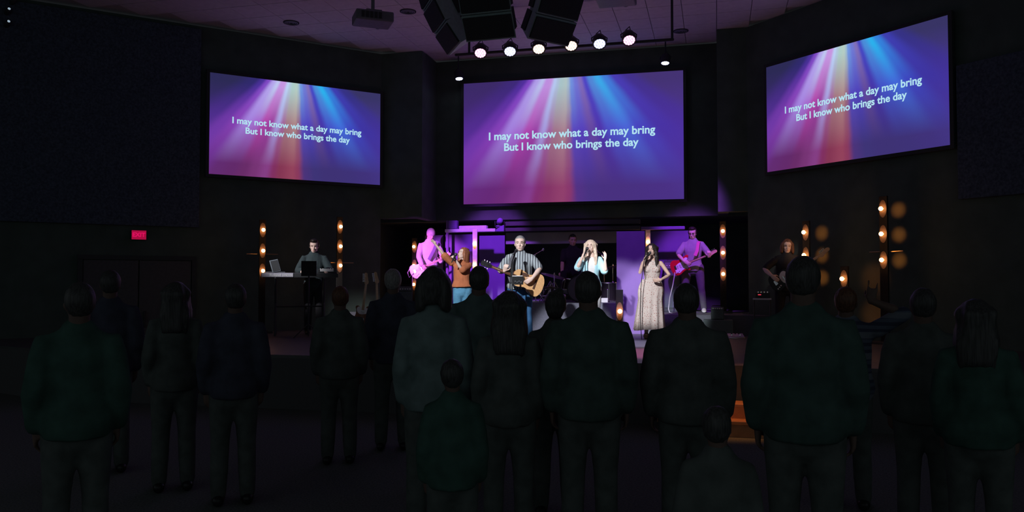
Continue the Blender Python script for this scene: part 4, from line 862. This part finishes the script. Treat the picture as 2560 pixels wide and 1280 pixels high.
# ---- keyboard player
A = At(785, 15.4, ZS)
pr = Person('keyboard player with dark hair in a dark sweater behind the keyboard', A.P, A.rz, 1.78, 1.0, 1.0, 'fair', head=(-6, 12, 0),
    arms=dict(a=dict(w=A.p(760, 678, -.36), hint=(-.6, .6, -.5), d=(-.1, -.9, -.1), n=(0, 0, -1), side=(1, 0, 0), curl=(18, 20, 22, 24), thumb=.1),
              b=dict(w=A.p(812, 676, -.36), hint=(.6, .6, -.5), d=(.1, -.9, -.1), n=(0, 0, -1), side=(-1, 0, 0), curl=(18, 20, 22, 24), thumb=.1)))
pr.top('sweater', cloth('dark_teal_knit', (.035, .05, .055)), hem=.84, sleeve=.95, ease=.022, wr=.005); pr.trousers('trousers', cloth('black_denim', (.03, .03, .035))); pr.shoes(M_blackp); pr.hair(HAIR['dark'], 'quiff', wr=.006)
# ---- drummer, mostly in the dark
A = At(1432, 17.3, ZD)
pr = Person('drummer seated in the dark behind the cymbals', A.P - V((0, 0, .34)), A.rz, 1.76, 1.05, 1.05, 'tan', head=(10, 8, 0), seated=True,
    arms=dict(a=dict(w=A.p(1404, 705, -.34) + V((0, 0, .34)), hint=(-1, .3, -.5), d=(-.3, -.8, .1), n=(0, 0, -1), side=(1, 0, 0), curl=(55,)*4), b=dict(w=A.p(1462, 705, -.34) + V((0, 0, .34)), hint=(1, .3, -.5), d=(.3, -.8, .1), n=(0, 0, -1), side=(-1, 0, 0), curl=(55,)*4)), vox=.010)
pr.top('black_t_shirt', cloth('black_cotton', (.035, .035, .04)), hem=.86, sleeve=.42, loose=.02); pr.trousers('trousers', cloth('black_denim', (.03, .03, .035))); pr.shoes(M_sole); pr.hair(HAIR['black'], 'short')
drum_P, drum_rz = A.P.copy(), A.rz

# ================================================================== GEAR ON THE STAGE
# ---- keyboard on its stand, laptop, second small keyboard, music stand
A = At(742, 14.95, ZS)
zk = A.p(0, 694).z; kl, kr = A.p(657, 690).x, A.p(842, 690).x; kc, kw = (kl+kr)/2, kr-kl
t = thing('keyboard', 'long silver stage keyboard with its lettered back towards the audience', 'keyboard', A.P + V((0, 0, zk)), A.rz)
M_silver = mat('silver_grey_plastic', (.50, .50, .60), .4, var=.06); M_logo = mat('white_print', (.85, .88, .9), .5)
bm = B(); prism(bm, [(-.15, 0), (-.15, .07), (-.10, .085), (.17, .05), (.17, 0)], -kw/2, kw/2, M=Matrix.Translation((kc, 0, 0)) @ Matrix(((0, 0, 1, 0), (1, 0, 0, 0), (0, 1, 0, 0), (0, 0, 0, 1)))); bd = obj('case', bm, mat('dark_grey_plastic', (.05, .055, .06), .4), t)
bm = B(); box(bm, (A.p(696, 690).x, -.156, .042), (A.p(733, 0).x-A.p(658, 0).x, .012, .075), bev=.004); bk = obj('back_panel', bm, M_silver, bd)
text_mesh('lettering', 'Roland', .07, M_logo, bk, (A.p(691, 0).x, -.1635, .038), width=.19, off=.002)
text_mesh('lettering', 'JUNO-DS', .06, M_logo, bk, (A.p(719.5, 0).x, -.1635, .036), width=.18, off=.002)
bm = B(); kwid = (kw-.1)/52
for q in range(52): box(bm, (kl+.05+kwid*(q+.5), .115, .062), (kwid*.93, .12, .02))
s_ = obj('white_keys', bm, M_ivory, bd); s_['kind'] = 'stuff'
bm = B()
for q in range(51):
    if q % 7 not in (1, 4): box(bm, (kl+.05+kwid*(q+1), .085, .078), (kwid*.5, .075, .016))
s_ = obj('black_keys', bm, M_blackp, bd); s_['kind'] = 'stuff'
t = thing('keyboard_stand', 'black folding stand under the stage keyboard', 'stand', A.P, A.rz)
for x in (kl+.25, kr-.25):
    for y0, y1 in ((-.22, .22), (.22, -.22)): bm = B(); tube(bm, [(x, y0, .02), (x, y1*.8, zk-.012)], .018, n=8); obj('leg', bm, M_blk, t)
    bm = B(); tube(bm, [(x, -.2, zk-.022), (x, .2, zk-.022)], .018, n=8); obj('support_arm', bm, M_blk, t)
bm = B(); tube(bm, [(kl+.25, 0, zk*.5), (kr-.25, 0, zk*.5)], .015, n=8); obj('crossbar', bm, M_blk, t)
Q = A.p(692, 682); t = thing('laptop', 'open laptop standing on the left end of the keyboard', 'laptop', A.w((Q.x, .03, zk+.085)), A.rz + R(18), None)
bm = B(); box(bm, (0, .06, .009), (.31, .20, .016), bev=.004); obj('base', bm, M_grey, t)
bm = B(); Rm = Euler((R(-14), R(-12), 0)).to_matrix(); box(bm, Rm @ V((0, 0, .12)) + V((0, -.045, .012)), (.155, .01, .225), Rm, bev=.004); ld = obj('lid', bm, mat('laptop_rim', (.20, .24, .28), .4), t)
bm = B(); box(bm, Rm @ V((0, -.007, .12)) + V((0, -.045, .012)), (.130, .006, .195), Rm); obj('lid_panel', bm, M_blkmatt, ld)
Q = A.p(816, 684); t = thing('small_synthesizer', 'small synthesizer with a white label strip right of the keyboard player', 'synthesizer', A.w((Q.x, -.01, zk+.088)), A.rz)
bm = B(); box(bm, (0, .0, .03), (.34, .2, .06), bev=.006); sb = obj('case', bm, mat('dark_grey_plastic', (.05, .055, .06), .4), t)
bm = B(); box(bm, (-.01, -.104, .045), (.24, .008, .048), bev=.003); obj('label_strip', bm, mat('white_strip', (.85, .87, .88), .5), sb)
for q in range(6): bm = B(); lathe(bm, [(0, .018), (.010, .018), (.011, 0), (0, 0)], Matrix.Translation((-.12+.045*q, .03, .06)), 8); obj('knob', bm, M_ivory, sb)
def music_stand(px, d, ytop, ybot, label, wd=.48):
    A = At(px, d, ZS); zt, zb = A.p(0, ytop).z, A.p(0, ybot).z; t = thing('music_stand', label, 'music stand', A.P, A.rz)
    Rm = Euler((R(-16), 0, 0)).to_matrix(); bm = B(); box(bm, (0, 0, (zt+zb)/2), (wd, .012, zt-zb), Rm, bev=.004); box(bm, (0, -.0, zb+.0), (wd, .07, .012)); obj('desk', bm, M_blackp, t)
    bm = B(); tube(bm, [(0, .03, .1), (0, .03, (zt+zb)/2)], .013, n=8); obj('pole', bm, M_blk, t)
    for a in (90, 210, 330): bm = B(); tube(bm, [(0, .03, .24), (.28*math.cos(R(a)), .03+.28*math.sin(R(a)), .012)], .011, n=6); obj('leg', bm, M_blk, t)
music_stand(772, 14.3, 652, 690, 'black music stand in front of the keyboard player', .26)
# ---- guitars resting at the left, small amplifiers
for px, ytop, lb, yw in ((944, 681, 'spare electric guitar standing upright left of the beanie guitarist', 8), (907, 683, 'spare guitar whose headstock shows left of the other spare guitar', -14)):
    A = At(px, 15.3, ZS); zt = A.p(0, ytop).z
    P0 = A.w((0, 0, zt-.74)); g = guitar('tele', lb, gmat(P0, V((math.sin(R(yw))*-.4, .06, 1)), A.dirw((0, -1, .1))), 'spare guitars on stands', M_side)
    t = thing('guitar_stand', lb.replace('spare electric guitar standing upright', 'black stand under the upright spare guitar').replace('spare guitar whose headstock shows', 'black stand under the second spare guitar'), 'stand', A.P, A.rz, 'guitar stands')
    for x in (-.16, .16): bm = B(); tube(bm, [(x, -.14, .012), (x*.3, .16, .30), (0, .2, zt-.62)], .012, n=6); obj('leg', bm, M_blk, t)
    bm = B(); tube(bm, [(-.12, -.10, .14), (0, .1, .14), (.12, -.10, .14)], .012, n=6); obj('cradle', bm, M_blk, t)
def amp(px, py_top, d, zf, wd, dp, label, turn=0):
    A = At(px, d, zf, turn); h = A.p(0, py_top).z; t = thing('guitar_amplifier', label, 'amplifier', A.P, A.rz, 'amplifiers')
    bm = B(); box(bm, (0, 0, h/2), (wd, dp, h), bev=.012); cb = obj('cabinet', bm, mat('amp_vinyl', (.07, .085, .09), .8, var=.2, vscale=80), t)
    bm = B(); box(bm, (0, -dp/2-.006, h*.44), (wd*.9, .014, h*.72), bev=.004); obj('grille_cloth', bm, mat('amp_cloth', (.10, .13, .135), .95, var=.3, vscale=160), cb)
    bm = B(); box(bm, (0, -dp/2-.006, h*.9), (wd*.9, .014, h*.12), bev=.003); cp = obj('control_panel', bm, M_grey, cb)
    for q in range(5): bm = B(); lathe(bm, [(0, .016), (.010, .016), (.011, 0), (0, 0)], Matrix.Translation((-wd*.32+wd*.16*q, -dp/2-.013, h*.9)) @ Matrix.Rotation(R(90), 4, 'X'), 8); obj('knob', bm, M_ivory, cp)
    bm = B(); tube(bm, [(-.1, 0, h), (-.09, 0, h+.025), (.09, 0, h+.025), (.1, 0, h)], .01, n=6); obj('handle', bm, M_blackp, cb)
    return t
amp(1013, 716, 16.5, ZR, .30, .28, 'small dark amplifier left of the beanie guitarist')
amp(1681, 652, 17.0, ZR, .34, .30, 'tall dark amplifier stack behind the woman in the dress')
amp(1793, 768, 14.9, ZS+.29, .23, .22, 'little dark practice amplifier at the feet of the red guitar player')
A = At(1797, 14.9, ZS); bm = B(); box(bm, (-.02, .02, .145), (.52, .44, .29), bev=.012); o = tag(obj('road_case', bm, mat('dark_teal_case', (.09, .12, .125), .7)), 'dark road case under the little practice amplifier', 'case'); o.location = A.P; o.rotation_euler = (0, 0, A.rz)
for px, py, lb in ((1757, 797, 'left effects pedal on the floor by the road case'), (1838, 828, 'purple lit effects pedal right of the road case')):
    d = 14.2; A = At(px, d, ZS); t = thing('effects_pedal', lb, 'pedal', A.P, A.rz + R(8), 'effects pedals')
    bm = B(); prism(bm, [(-.10, 0), (-.10, .035), (.10, .075), (.10, 0)], -.13, .13, M=Matrix(((0, 0, 1, 0), (1, 0, 0, 0), (0, 1, 0, 0), (0, 0, 0, 1)))); cb = obj('case', bm, mat('pale_purple_metal', (.5, .36, .62), .4), t)
    for q in (-.07, .07): bm = B(); lathe(bm, [(0, .02), (.016, .02), (.018, 0), (0, 0)], Matrix.Translation((q, -.04, .048)), 10); obj('foot_switch', bm, M_steel, cb)
    for q in (-.06, 0, .06): bm = B(); lathe(bm, [(0, .018), (.012, .018), (.013, 0), (0, 0)], Matrix.Translation((q, .06, .066)), 8); obj('knob', bm, M_blackp, cb)
bm = B(); c0 = At(1830, 14.1, ZS).P; tube(bm, [c0 + V((-.05, 0, .012)), c0 + V((.05, -.1, .012)), c0 + V((.2, .05, .012)), c0 + V((.05, .2, .012)), c0 + V((-.2, .15, .012)), c0 + V((-.5, .3, .012))], .011, n=6); tag(obj('floor_cable', bm, M_ivory, None, True), 'white cable coiled on the stage floor by the purple pedal', 'cable')
# effects rack on a small table at the bass player's side
A = At(1900, 13.9, ZS); h = A.p(0, 746).z; t = thing('side_table', 'small black table at the bass player\'s side', 'table', A.P, A.rz)
bm = B(); box(bm, (.03, 0, h-.012), (.30, .3, .024), bev=.004); obj('table_top', bm, M_silver, t)
for x in (-.1, .16):
    for y in (-.12, .12): bm = B(); tube(bm, [(x, y, 0), (x, y, h-.02)], .011, n=6); obj('leg', bm, M_blk, t)
t = thing('effects_unit', 'effects unit with a red indicator beside the bass player', 'effects unit', A.w((.02, 0, h)), A.rz)
bm = B(); box(bm, (.02, 0, .05), (.24, .2, .09), bev=.006); cb = obj('case', bm, M_blackp, t)
for q in range(4): bm = B(); lathe(bm, [(0, .018), (.012, .018), (.013, 0), (0, 0)], Matrix.Translation((-.05+.05*q, -.02, .095)), 8); obj('knob', bm, M_steel, cb)
bm = B(); box(bm, (-.03, -.102, .06), (.05, .004, .014)); obj('red_display', bm, mat('red_led', (.1, 0, 0), .5, emit=(.8, .05, .08), es=1), cb)
# ---- drum kit on the riser
M_cym = mat('brass_cymbal', (.62, .52, .42), .28, metal=1); M_shell = mat('dark_drum_shell', (.10, .07, .12), .3, spec=.6); M_skin = mat('drum_skin', (.75, .74, .76), .7)
def drum(P, r, h, tilt, label, legs=0, front=False, name='drum'):
    t = thing(name, label, 'drum', P, drum_rz, 'drum kit'); Rm = Euler(tilt).to_matrix().to_4x4()
    bm = B(); lathe(bm, [(r, -h/2), (r, h/2)], Rm, 28); bmesh.ops.solidify(bm, geom=bm.faces[:], thickness=.008); sh = obj('shell', bm, M_shell, t, True)
    for s in (-1, 1):
        bm = B(); lathe(bm, [(r+.002, s*h/2-.012), (r+.016, s*h/2-.012), (r+.016, s*h/2+.014), (r-.004, s*h/2+.014)], Rm, 28); obj('hoop', bm, M_steel if not front else M_blk, t, True)
        bm = B(); lathe(bm, [(0, s*h/2), (r, s*h/2), (r, s*(h/2-.004)), (0, s*(h/2-.004))], Rm, 28); obj('drum_head', bm, M_skin if not front else M_shell, t)
    for q in range(8):
        a = 2*math.pi*q/8; bm = B(); p = V((math.cos(a)*(r+.014), math.sin(a)*(r+.014), 0)); tube(bm, [Rm @ (p + V((0, 0, -h/2))), Rm @ (p + V((0, 0, h/2)))], .006, n=5); obj('tension_rod', bm, M_steel, sh)
    for q in range(legs):
        a = 2*math.pi*q/legs+.4; bm = B(); tube(bm, [(math.cos(a)*(r+.02), math.sin(a)*(r+.02), .05), (math.cos(a)*(r+.035), math.sin(a)*(r+.035), ZD-P.z+.012)], .009, n=6); obj('leg', bm, M_steel, t)
    return t
def on_kit(px, py, d): return atD(px, py, d)
P = on_kit(1452, 735, 16.3); P.z = ZD+.275; drum(P, .26, .40, (R(90), 0, 0), 'bass drum on its side in front of the drummer', name='bass_drum', front=True)
drum(on_kit(1425, 718, 16.35), .15, .22, (R(-18), R(10), 0), 'left rack tom above the bass drum', name='rack_tom')
drum(on_kit(1470, 718, 16.35), .15, .22, (R(-18), R(-10), 0), 'right rack tom above the bass drum', name='rack_tom')
P = on_kit(1521, 730, 16.5); drum(P, .20, .36, (0, 0, 0), 'dark floor tom standing on legs right of the drummer', legs=3, name='floor_tom')
P = on_kit(1375, 733, 16.7); drum(P, .17, .14, (R(-6), 0, 0), 'shallow snare drum left of the bass drum', legs=3, name='snare_drum')
def cymbal(P, r, tilt, label, pair=False):
    t = thing('cymbal', label, 'cymbal', (P.x, P.y, ZD), drum_rz, 'cymbals'); z = P.z-ZD; Rm = Matrix.Translation((0, 0, z)) @ Euler(tilt).to_matrix().to_4x4()
    for dz in ((0, -.03) if pair else (0,)):
        bm = B(); lathe(bm, [(.006, .03), (.03, .026), (.045, .012), (r*.6, .004), (r, -.008), (r, -.011), (r*.6, .001), (.045, .008), (.006, .02)], Rm @ Matrix.Translation((0, 0, dz)), 36); obj('cymbal_plate', bm, M_cym, t, True)
    bm = B(); tube(bm, [(0, 0, .2), (0, 0, z+.06)], .010, n=8); lathe(bm, [(0, z+.06), (.014, z+.055), (.014, z+.03), (0, z+.03)]); obj('stand', bm, M_steel, t)
    for a in (90, 210, 330): bm = B(); tube(bm, [(0, 0, .42), (.26*math.cos(R(a)), .26*math.sin(R(a)), .012)], .009, n=6); obj('leg', bm, M_steel, t)
cymbal(on_kit(1386, 690, 16.25), .27, (R(-6), R(14), 0), 'large purple lit crash cymbal right of the acoustic guitar')
cymbal(on_kit(1376, 718, 16.2), .18, (R(-4), R(2), 0), 'hi-hat pair of cymbals low beside the acoustic guitar', True)
cymbal(on_kit(1532, 668, 16.8), .24, (R(-8), R(-12), 0), 'crash cymbal right of the woman in the light blue shirt')
def boom(px, py, d, tip, label):
    P = atD(px, py, d); t = thing('boom_stand', label, 'microphone stand', (P.x, P.y, ZD), drum_rz, 'boom stands by the drums'); z = P.z-ZD; T_ = atD(*tip); T_ = Matrix.Rotation(-drum_rz, 3, 'Z') @ (T_ - V((P.x, P.y, ZD)))
    bm = B(); tube(bm, [(0, 0, .2), (0, 0, z)], .011, n=8); obj('pole', bm, M_steel, t)
    bm = B(); tube(bm, [V((0, 0, z)) - (T_-V((0, 0, z)))*.35, T_], .009, n=8); obj('boom_arm', bm, M_steel, t)
    bm = B(); ball(bm, T_, (.026, .026, .032)); obj('microphone_head', bm, M_steel, t, True)
    for a in (90, 210, 330): bm = B(); tube(bm, [(0, 0, .25), (.26*math.cos(R(a)), .26*math.sin(R(a)), .012)], .010, n=6); obj('leg', bm, M_steel, t)
boom(1338, 636, 16.9, (1358, 624, 16.6), 'boom microphone stand reaching up behind the striped shirt man')
boom(1510, 640, 17.0, (1492, 627, 16.8), 'boom microphone stand behind the woman in the light blue shirt')
A = At(1432, 17.38, ZD); t = thing('drum_throne', 'round black drum throne under the drummer', 'stool', A.P, A.rz)
bm = B(); lathe(bm, [(0, .40), (.16, .40), (.175, .42), (.17, .455), (.14, .465), (0, .465)], n=24); obj('seat', bm, M_blackp, t, True); bm = B(); tube(bm, [(0, 0, .1), (0, 0, .4)], .02, n=8); obj('post', bm, M_blk, t)
for a in (30, 150, 270): bm = B(); tube(bm, [(0, 0, .2), (.24*math.cos(R(a)), .24*math.sin(R(a)), .012)], .011, n=6); obj('leg', bm, M_blk, t)
P = onZ(1508, 757, ZD); bm = B(); box(bm, (0, 0, .045), (.13, .12, .09), bev=.008); o = tag(obj('white_box', bm, M_ivory), 'small white box on the drum riser by the floor tom', 'box'); o.location = P + V((0, .25, 0))
# wooden step in front of the stage, seen as an orange patch between two people
P = onY(1842, 1010, 9.45); t = thing('stage_step', 'warm orange lit wooden step in front of the stage', 'step', (P.x-.1, 9.42, 0))
for q in (0, 1):
    bm = B(); box(bm, (0, .17*q-.10, .155*(q+1)), (1.5, .36 if q == 0 else .30, .04), bev=.006); obj('tread', bm, mat('orange_stained_wood', (.55, .26, .12), .6, var=.2, vscale=7), t)
    bm = B(); box(bm, (0, .17*q-.26+.02, .155*q+.068), (1.48, .03, .135)); obj('tread_riser', bm, mat('orange_stained_wood', (.55, .26, .12), .6, var=.2, vscale=7), t)
for s in (-1, 1): bm = B(); box(bm, (s*.72, -.0, .07), (.04, .40, .14)); obj('side_board', bm, M_face, t)

# ================================================================== THE AUDIENCE (seen from behind)
dk = lambda n, c: mat('audience_'+n, c, .95, var=.25, vscale=9, spec=.05)
AUD = [ # px, ytop, d, bw, bg, female, hair style, hair colour, shirt, sleeve, label
 (983, 669, 8.2, 1.0, 1.0, False, 'short', 'grey', 'navy', .95, 'person with short greying hair standing in front of the spare guitars'),
 (1085, 664, 5.3, .98, 1.05, True, 'bob', 'black', 'teal', .95, 'person with full dark hair and teal grey shirt in front of the beanie guitarist'),
 (1197, 662, 7.0, 1.08, 1.1, False, 'short', 'black', 'tealdark', .95, 'man seen from behind right of the rust blouse singer'),
 (1272, 721, 5.15, .95, .95, True, 'long', 'black', 'black', .95, 'shorter long haired person in front of the striped shirt man'),
 (1387, 722, 5.9, .95, 1.0, True, 'bun', 'black', 'black', .95, 'person with a small hair bun below the cymbals'),
 (1472, 674, 5.05, 1.10, 1.12, False, 'short', 'black', 'forest', .95, 'broad shouldered man with short hair in front of the light blue shirt singer'),
 (1718, 703, 5.1, 1.12, 1.12, False, 'short', 'black', 'black', .95, 'man in black standing below the red guitar, right of the floral dress'),
 (2006, 636, 4.2, 1.08, 1.12, False, 'short', 'black', 'green', .95, 'big near man in a dark green shirt in front of the bass player'),
 (2114, 713, 6.1, 1.0, 1.0, False, 'short', 'brown', 'plaid', .52, 'person in a dark blue patterned shirt raising a hand with two fingers up'),
 (200, 700, 4.6, 1.0, 1.05, False, 'short', 'black', 'green2', .95, 'person in a dark green shirt at the far left of the audience'),
 (276, 672, 7.2, 1.0, 1.05, False, 'short', 'black', 'navy', .95, 'person in navy standing below the exit sign'),
 (440, 700, 6.6, .95, 1.0, True, 'long', 'black', 'black', .95, 'long haired person in black between the exit sign and the keyboard'),
 (588, 705, 6.2, 1.0, 1.0, False, 'short', 'black', 'navy', .95, 'person in navy left of the keyboard player'),
 (850, 712, 7.6, 1.0, 1.1, False, 'short', 'brown', 'black', .95, 'brown haired person in black below the right keyboard bulb post'),
 (2305, 716, 5.2, 1.0, 1.1, False, 'short', 'black', 'black', .95, 'person in black right of the tallest bulb post'),
 (2440, 742, 4.6, 1.0, 1.1, True, 'long', 'black', 'green2', .95, 'long haired person in a dark green top at the far right of the audience'),
 (1132, 890, 4.25, .82, .85, False, 'short', 'black', 'green2', .95, 'child in a dark green shirt in the middle of the foreground'),
 (1794, 1004, 3.15, .80, .85, False, 'short', 'black', 'black', .95, 'child in black in the near foreground beside the orange step'),
]
SH = dict(navy=dk('navy', (.065, .07, .10)), teal=dk('teal', (.16, .22, .22)), tealdark=dk('tealdark', (.11, .155, .15)), black=dk('black', (.10, .115, .11)), forest=dk('forest', (.07, .105, .095)), green=dk('green', (.06, .10, .09)), green2=dk('green2', (.055, .11, .092)), plaid=stripes('audience_plaid', (.05, .06, .10), (.10, .12, .17), 6, 'Z', (.16, .18, .22)))
for px, yt, d, bw, bg_, fem, st, hc, shirt, slv, lb in AUD:
    r = ray(px, yt); P = V((0, 0, CAMZ)) + r*(d/r.dot(_F)); h = P.z - .012
    arms = None
    if 'two fingers' in lb:
        A = At(px, d, 0, 180); e = dict(w=A.p(2171, 757, -.05), hint=(-1, -.2, -1.2), d=(-.12, -.1, 1), n=(0, -1, 0), side=(1, 0, 0), curl=(4, 75, 75, 4), thumb=.9); arms = dict(a=e)
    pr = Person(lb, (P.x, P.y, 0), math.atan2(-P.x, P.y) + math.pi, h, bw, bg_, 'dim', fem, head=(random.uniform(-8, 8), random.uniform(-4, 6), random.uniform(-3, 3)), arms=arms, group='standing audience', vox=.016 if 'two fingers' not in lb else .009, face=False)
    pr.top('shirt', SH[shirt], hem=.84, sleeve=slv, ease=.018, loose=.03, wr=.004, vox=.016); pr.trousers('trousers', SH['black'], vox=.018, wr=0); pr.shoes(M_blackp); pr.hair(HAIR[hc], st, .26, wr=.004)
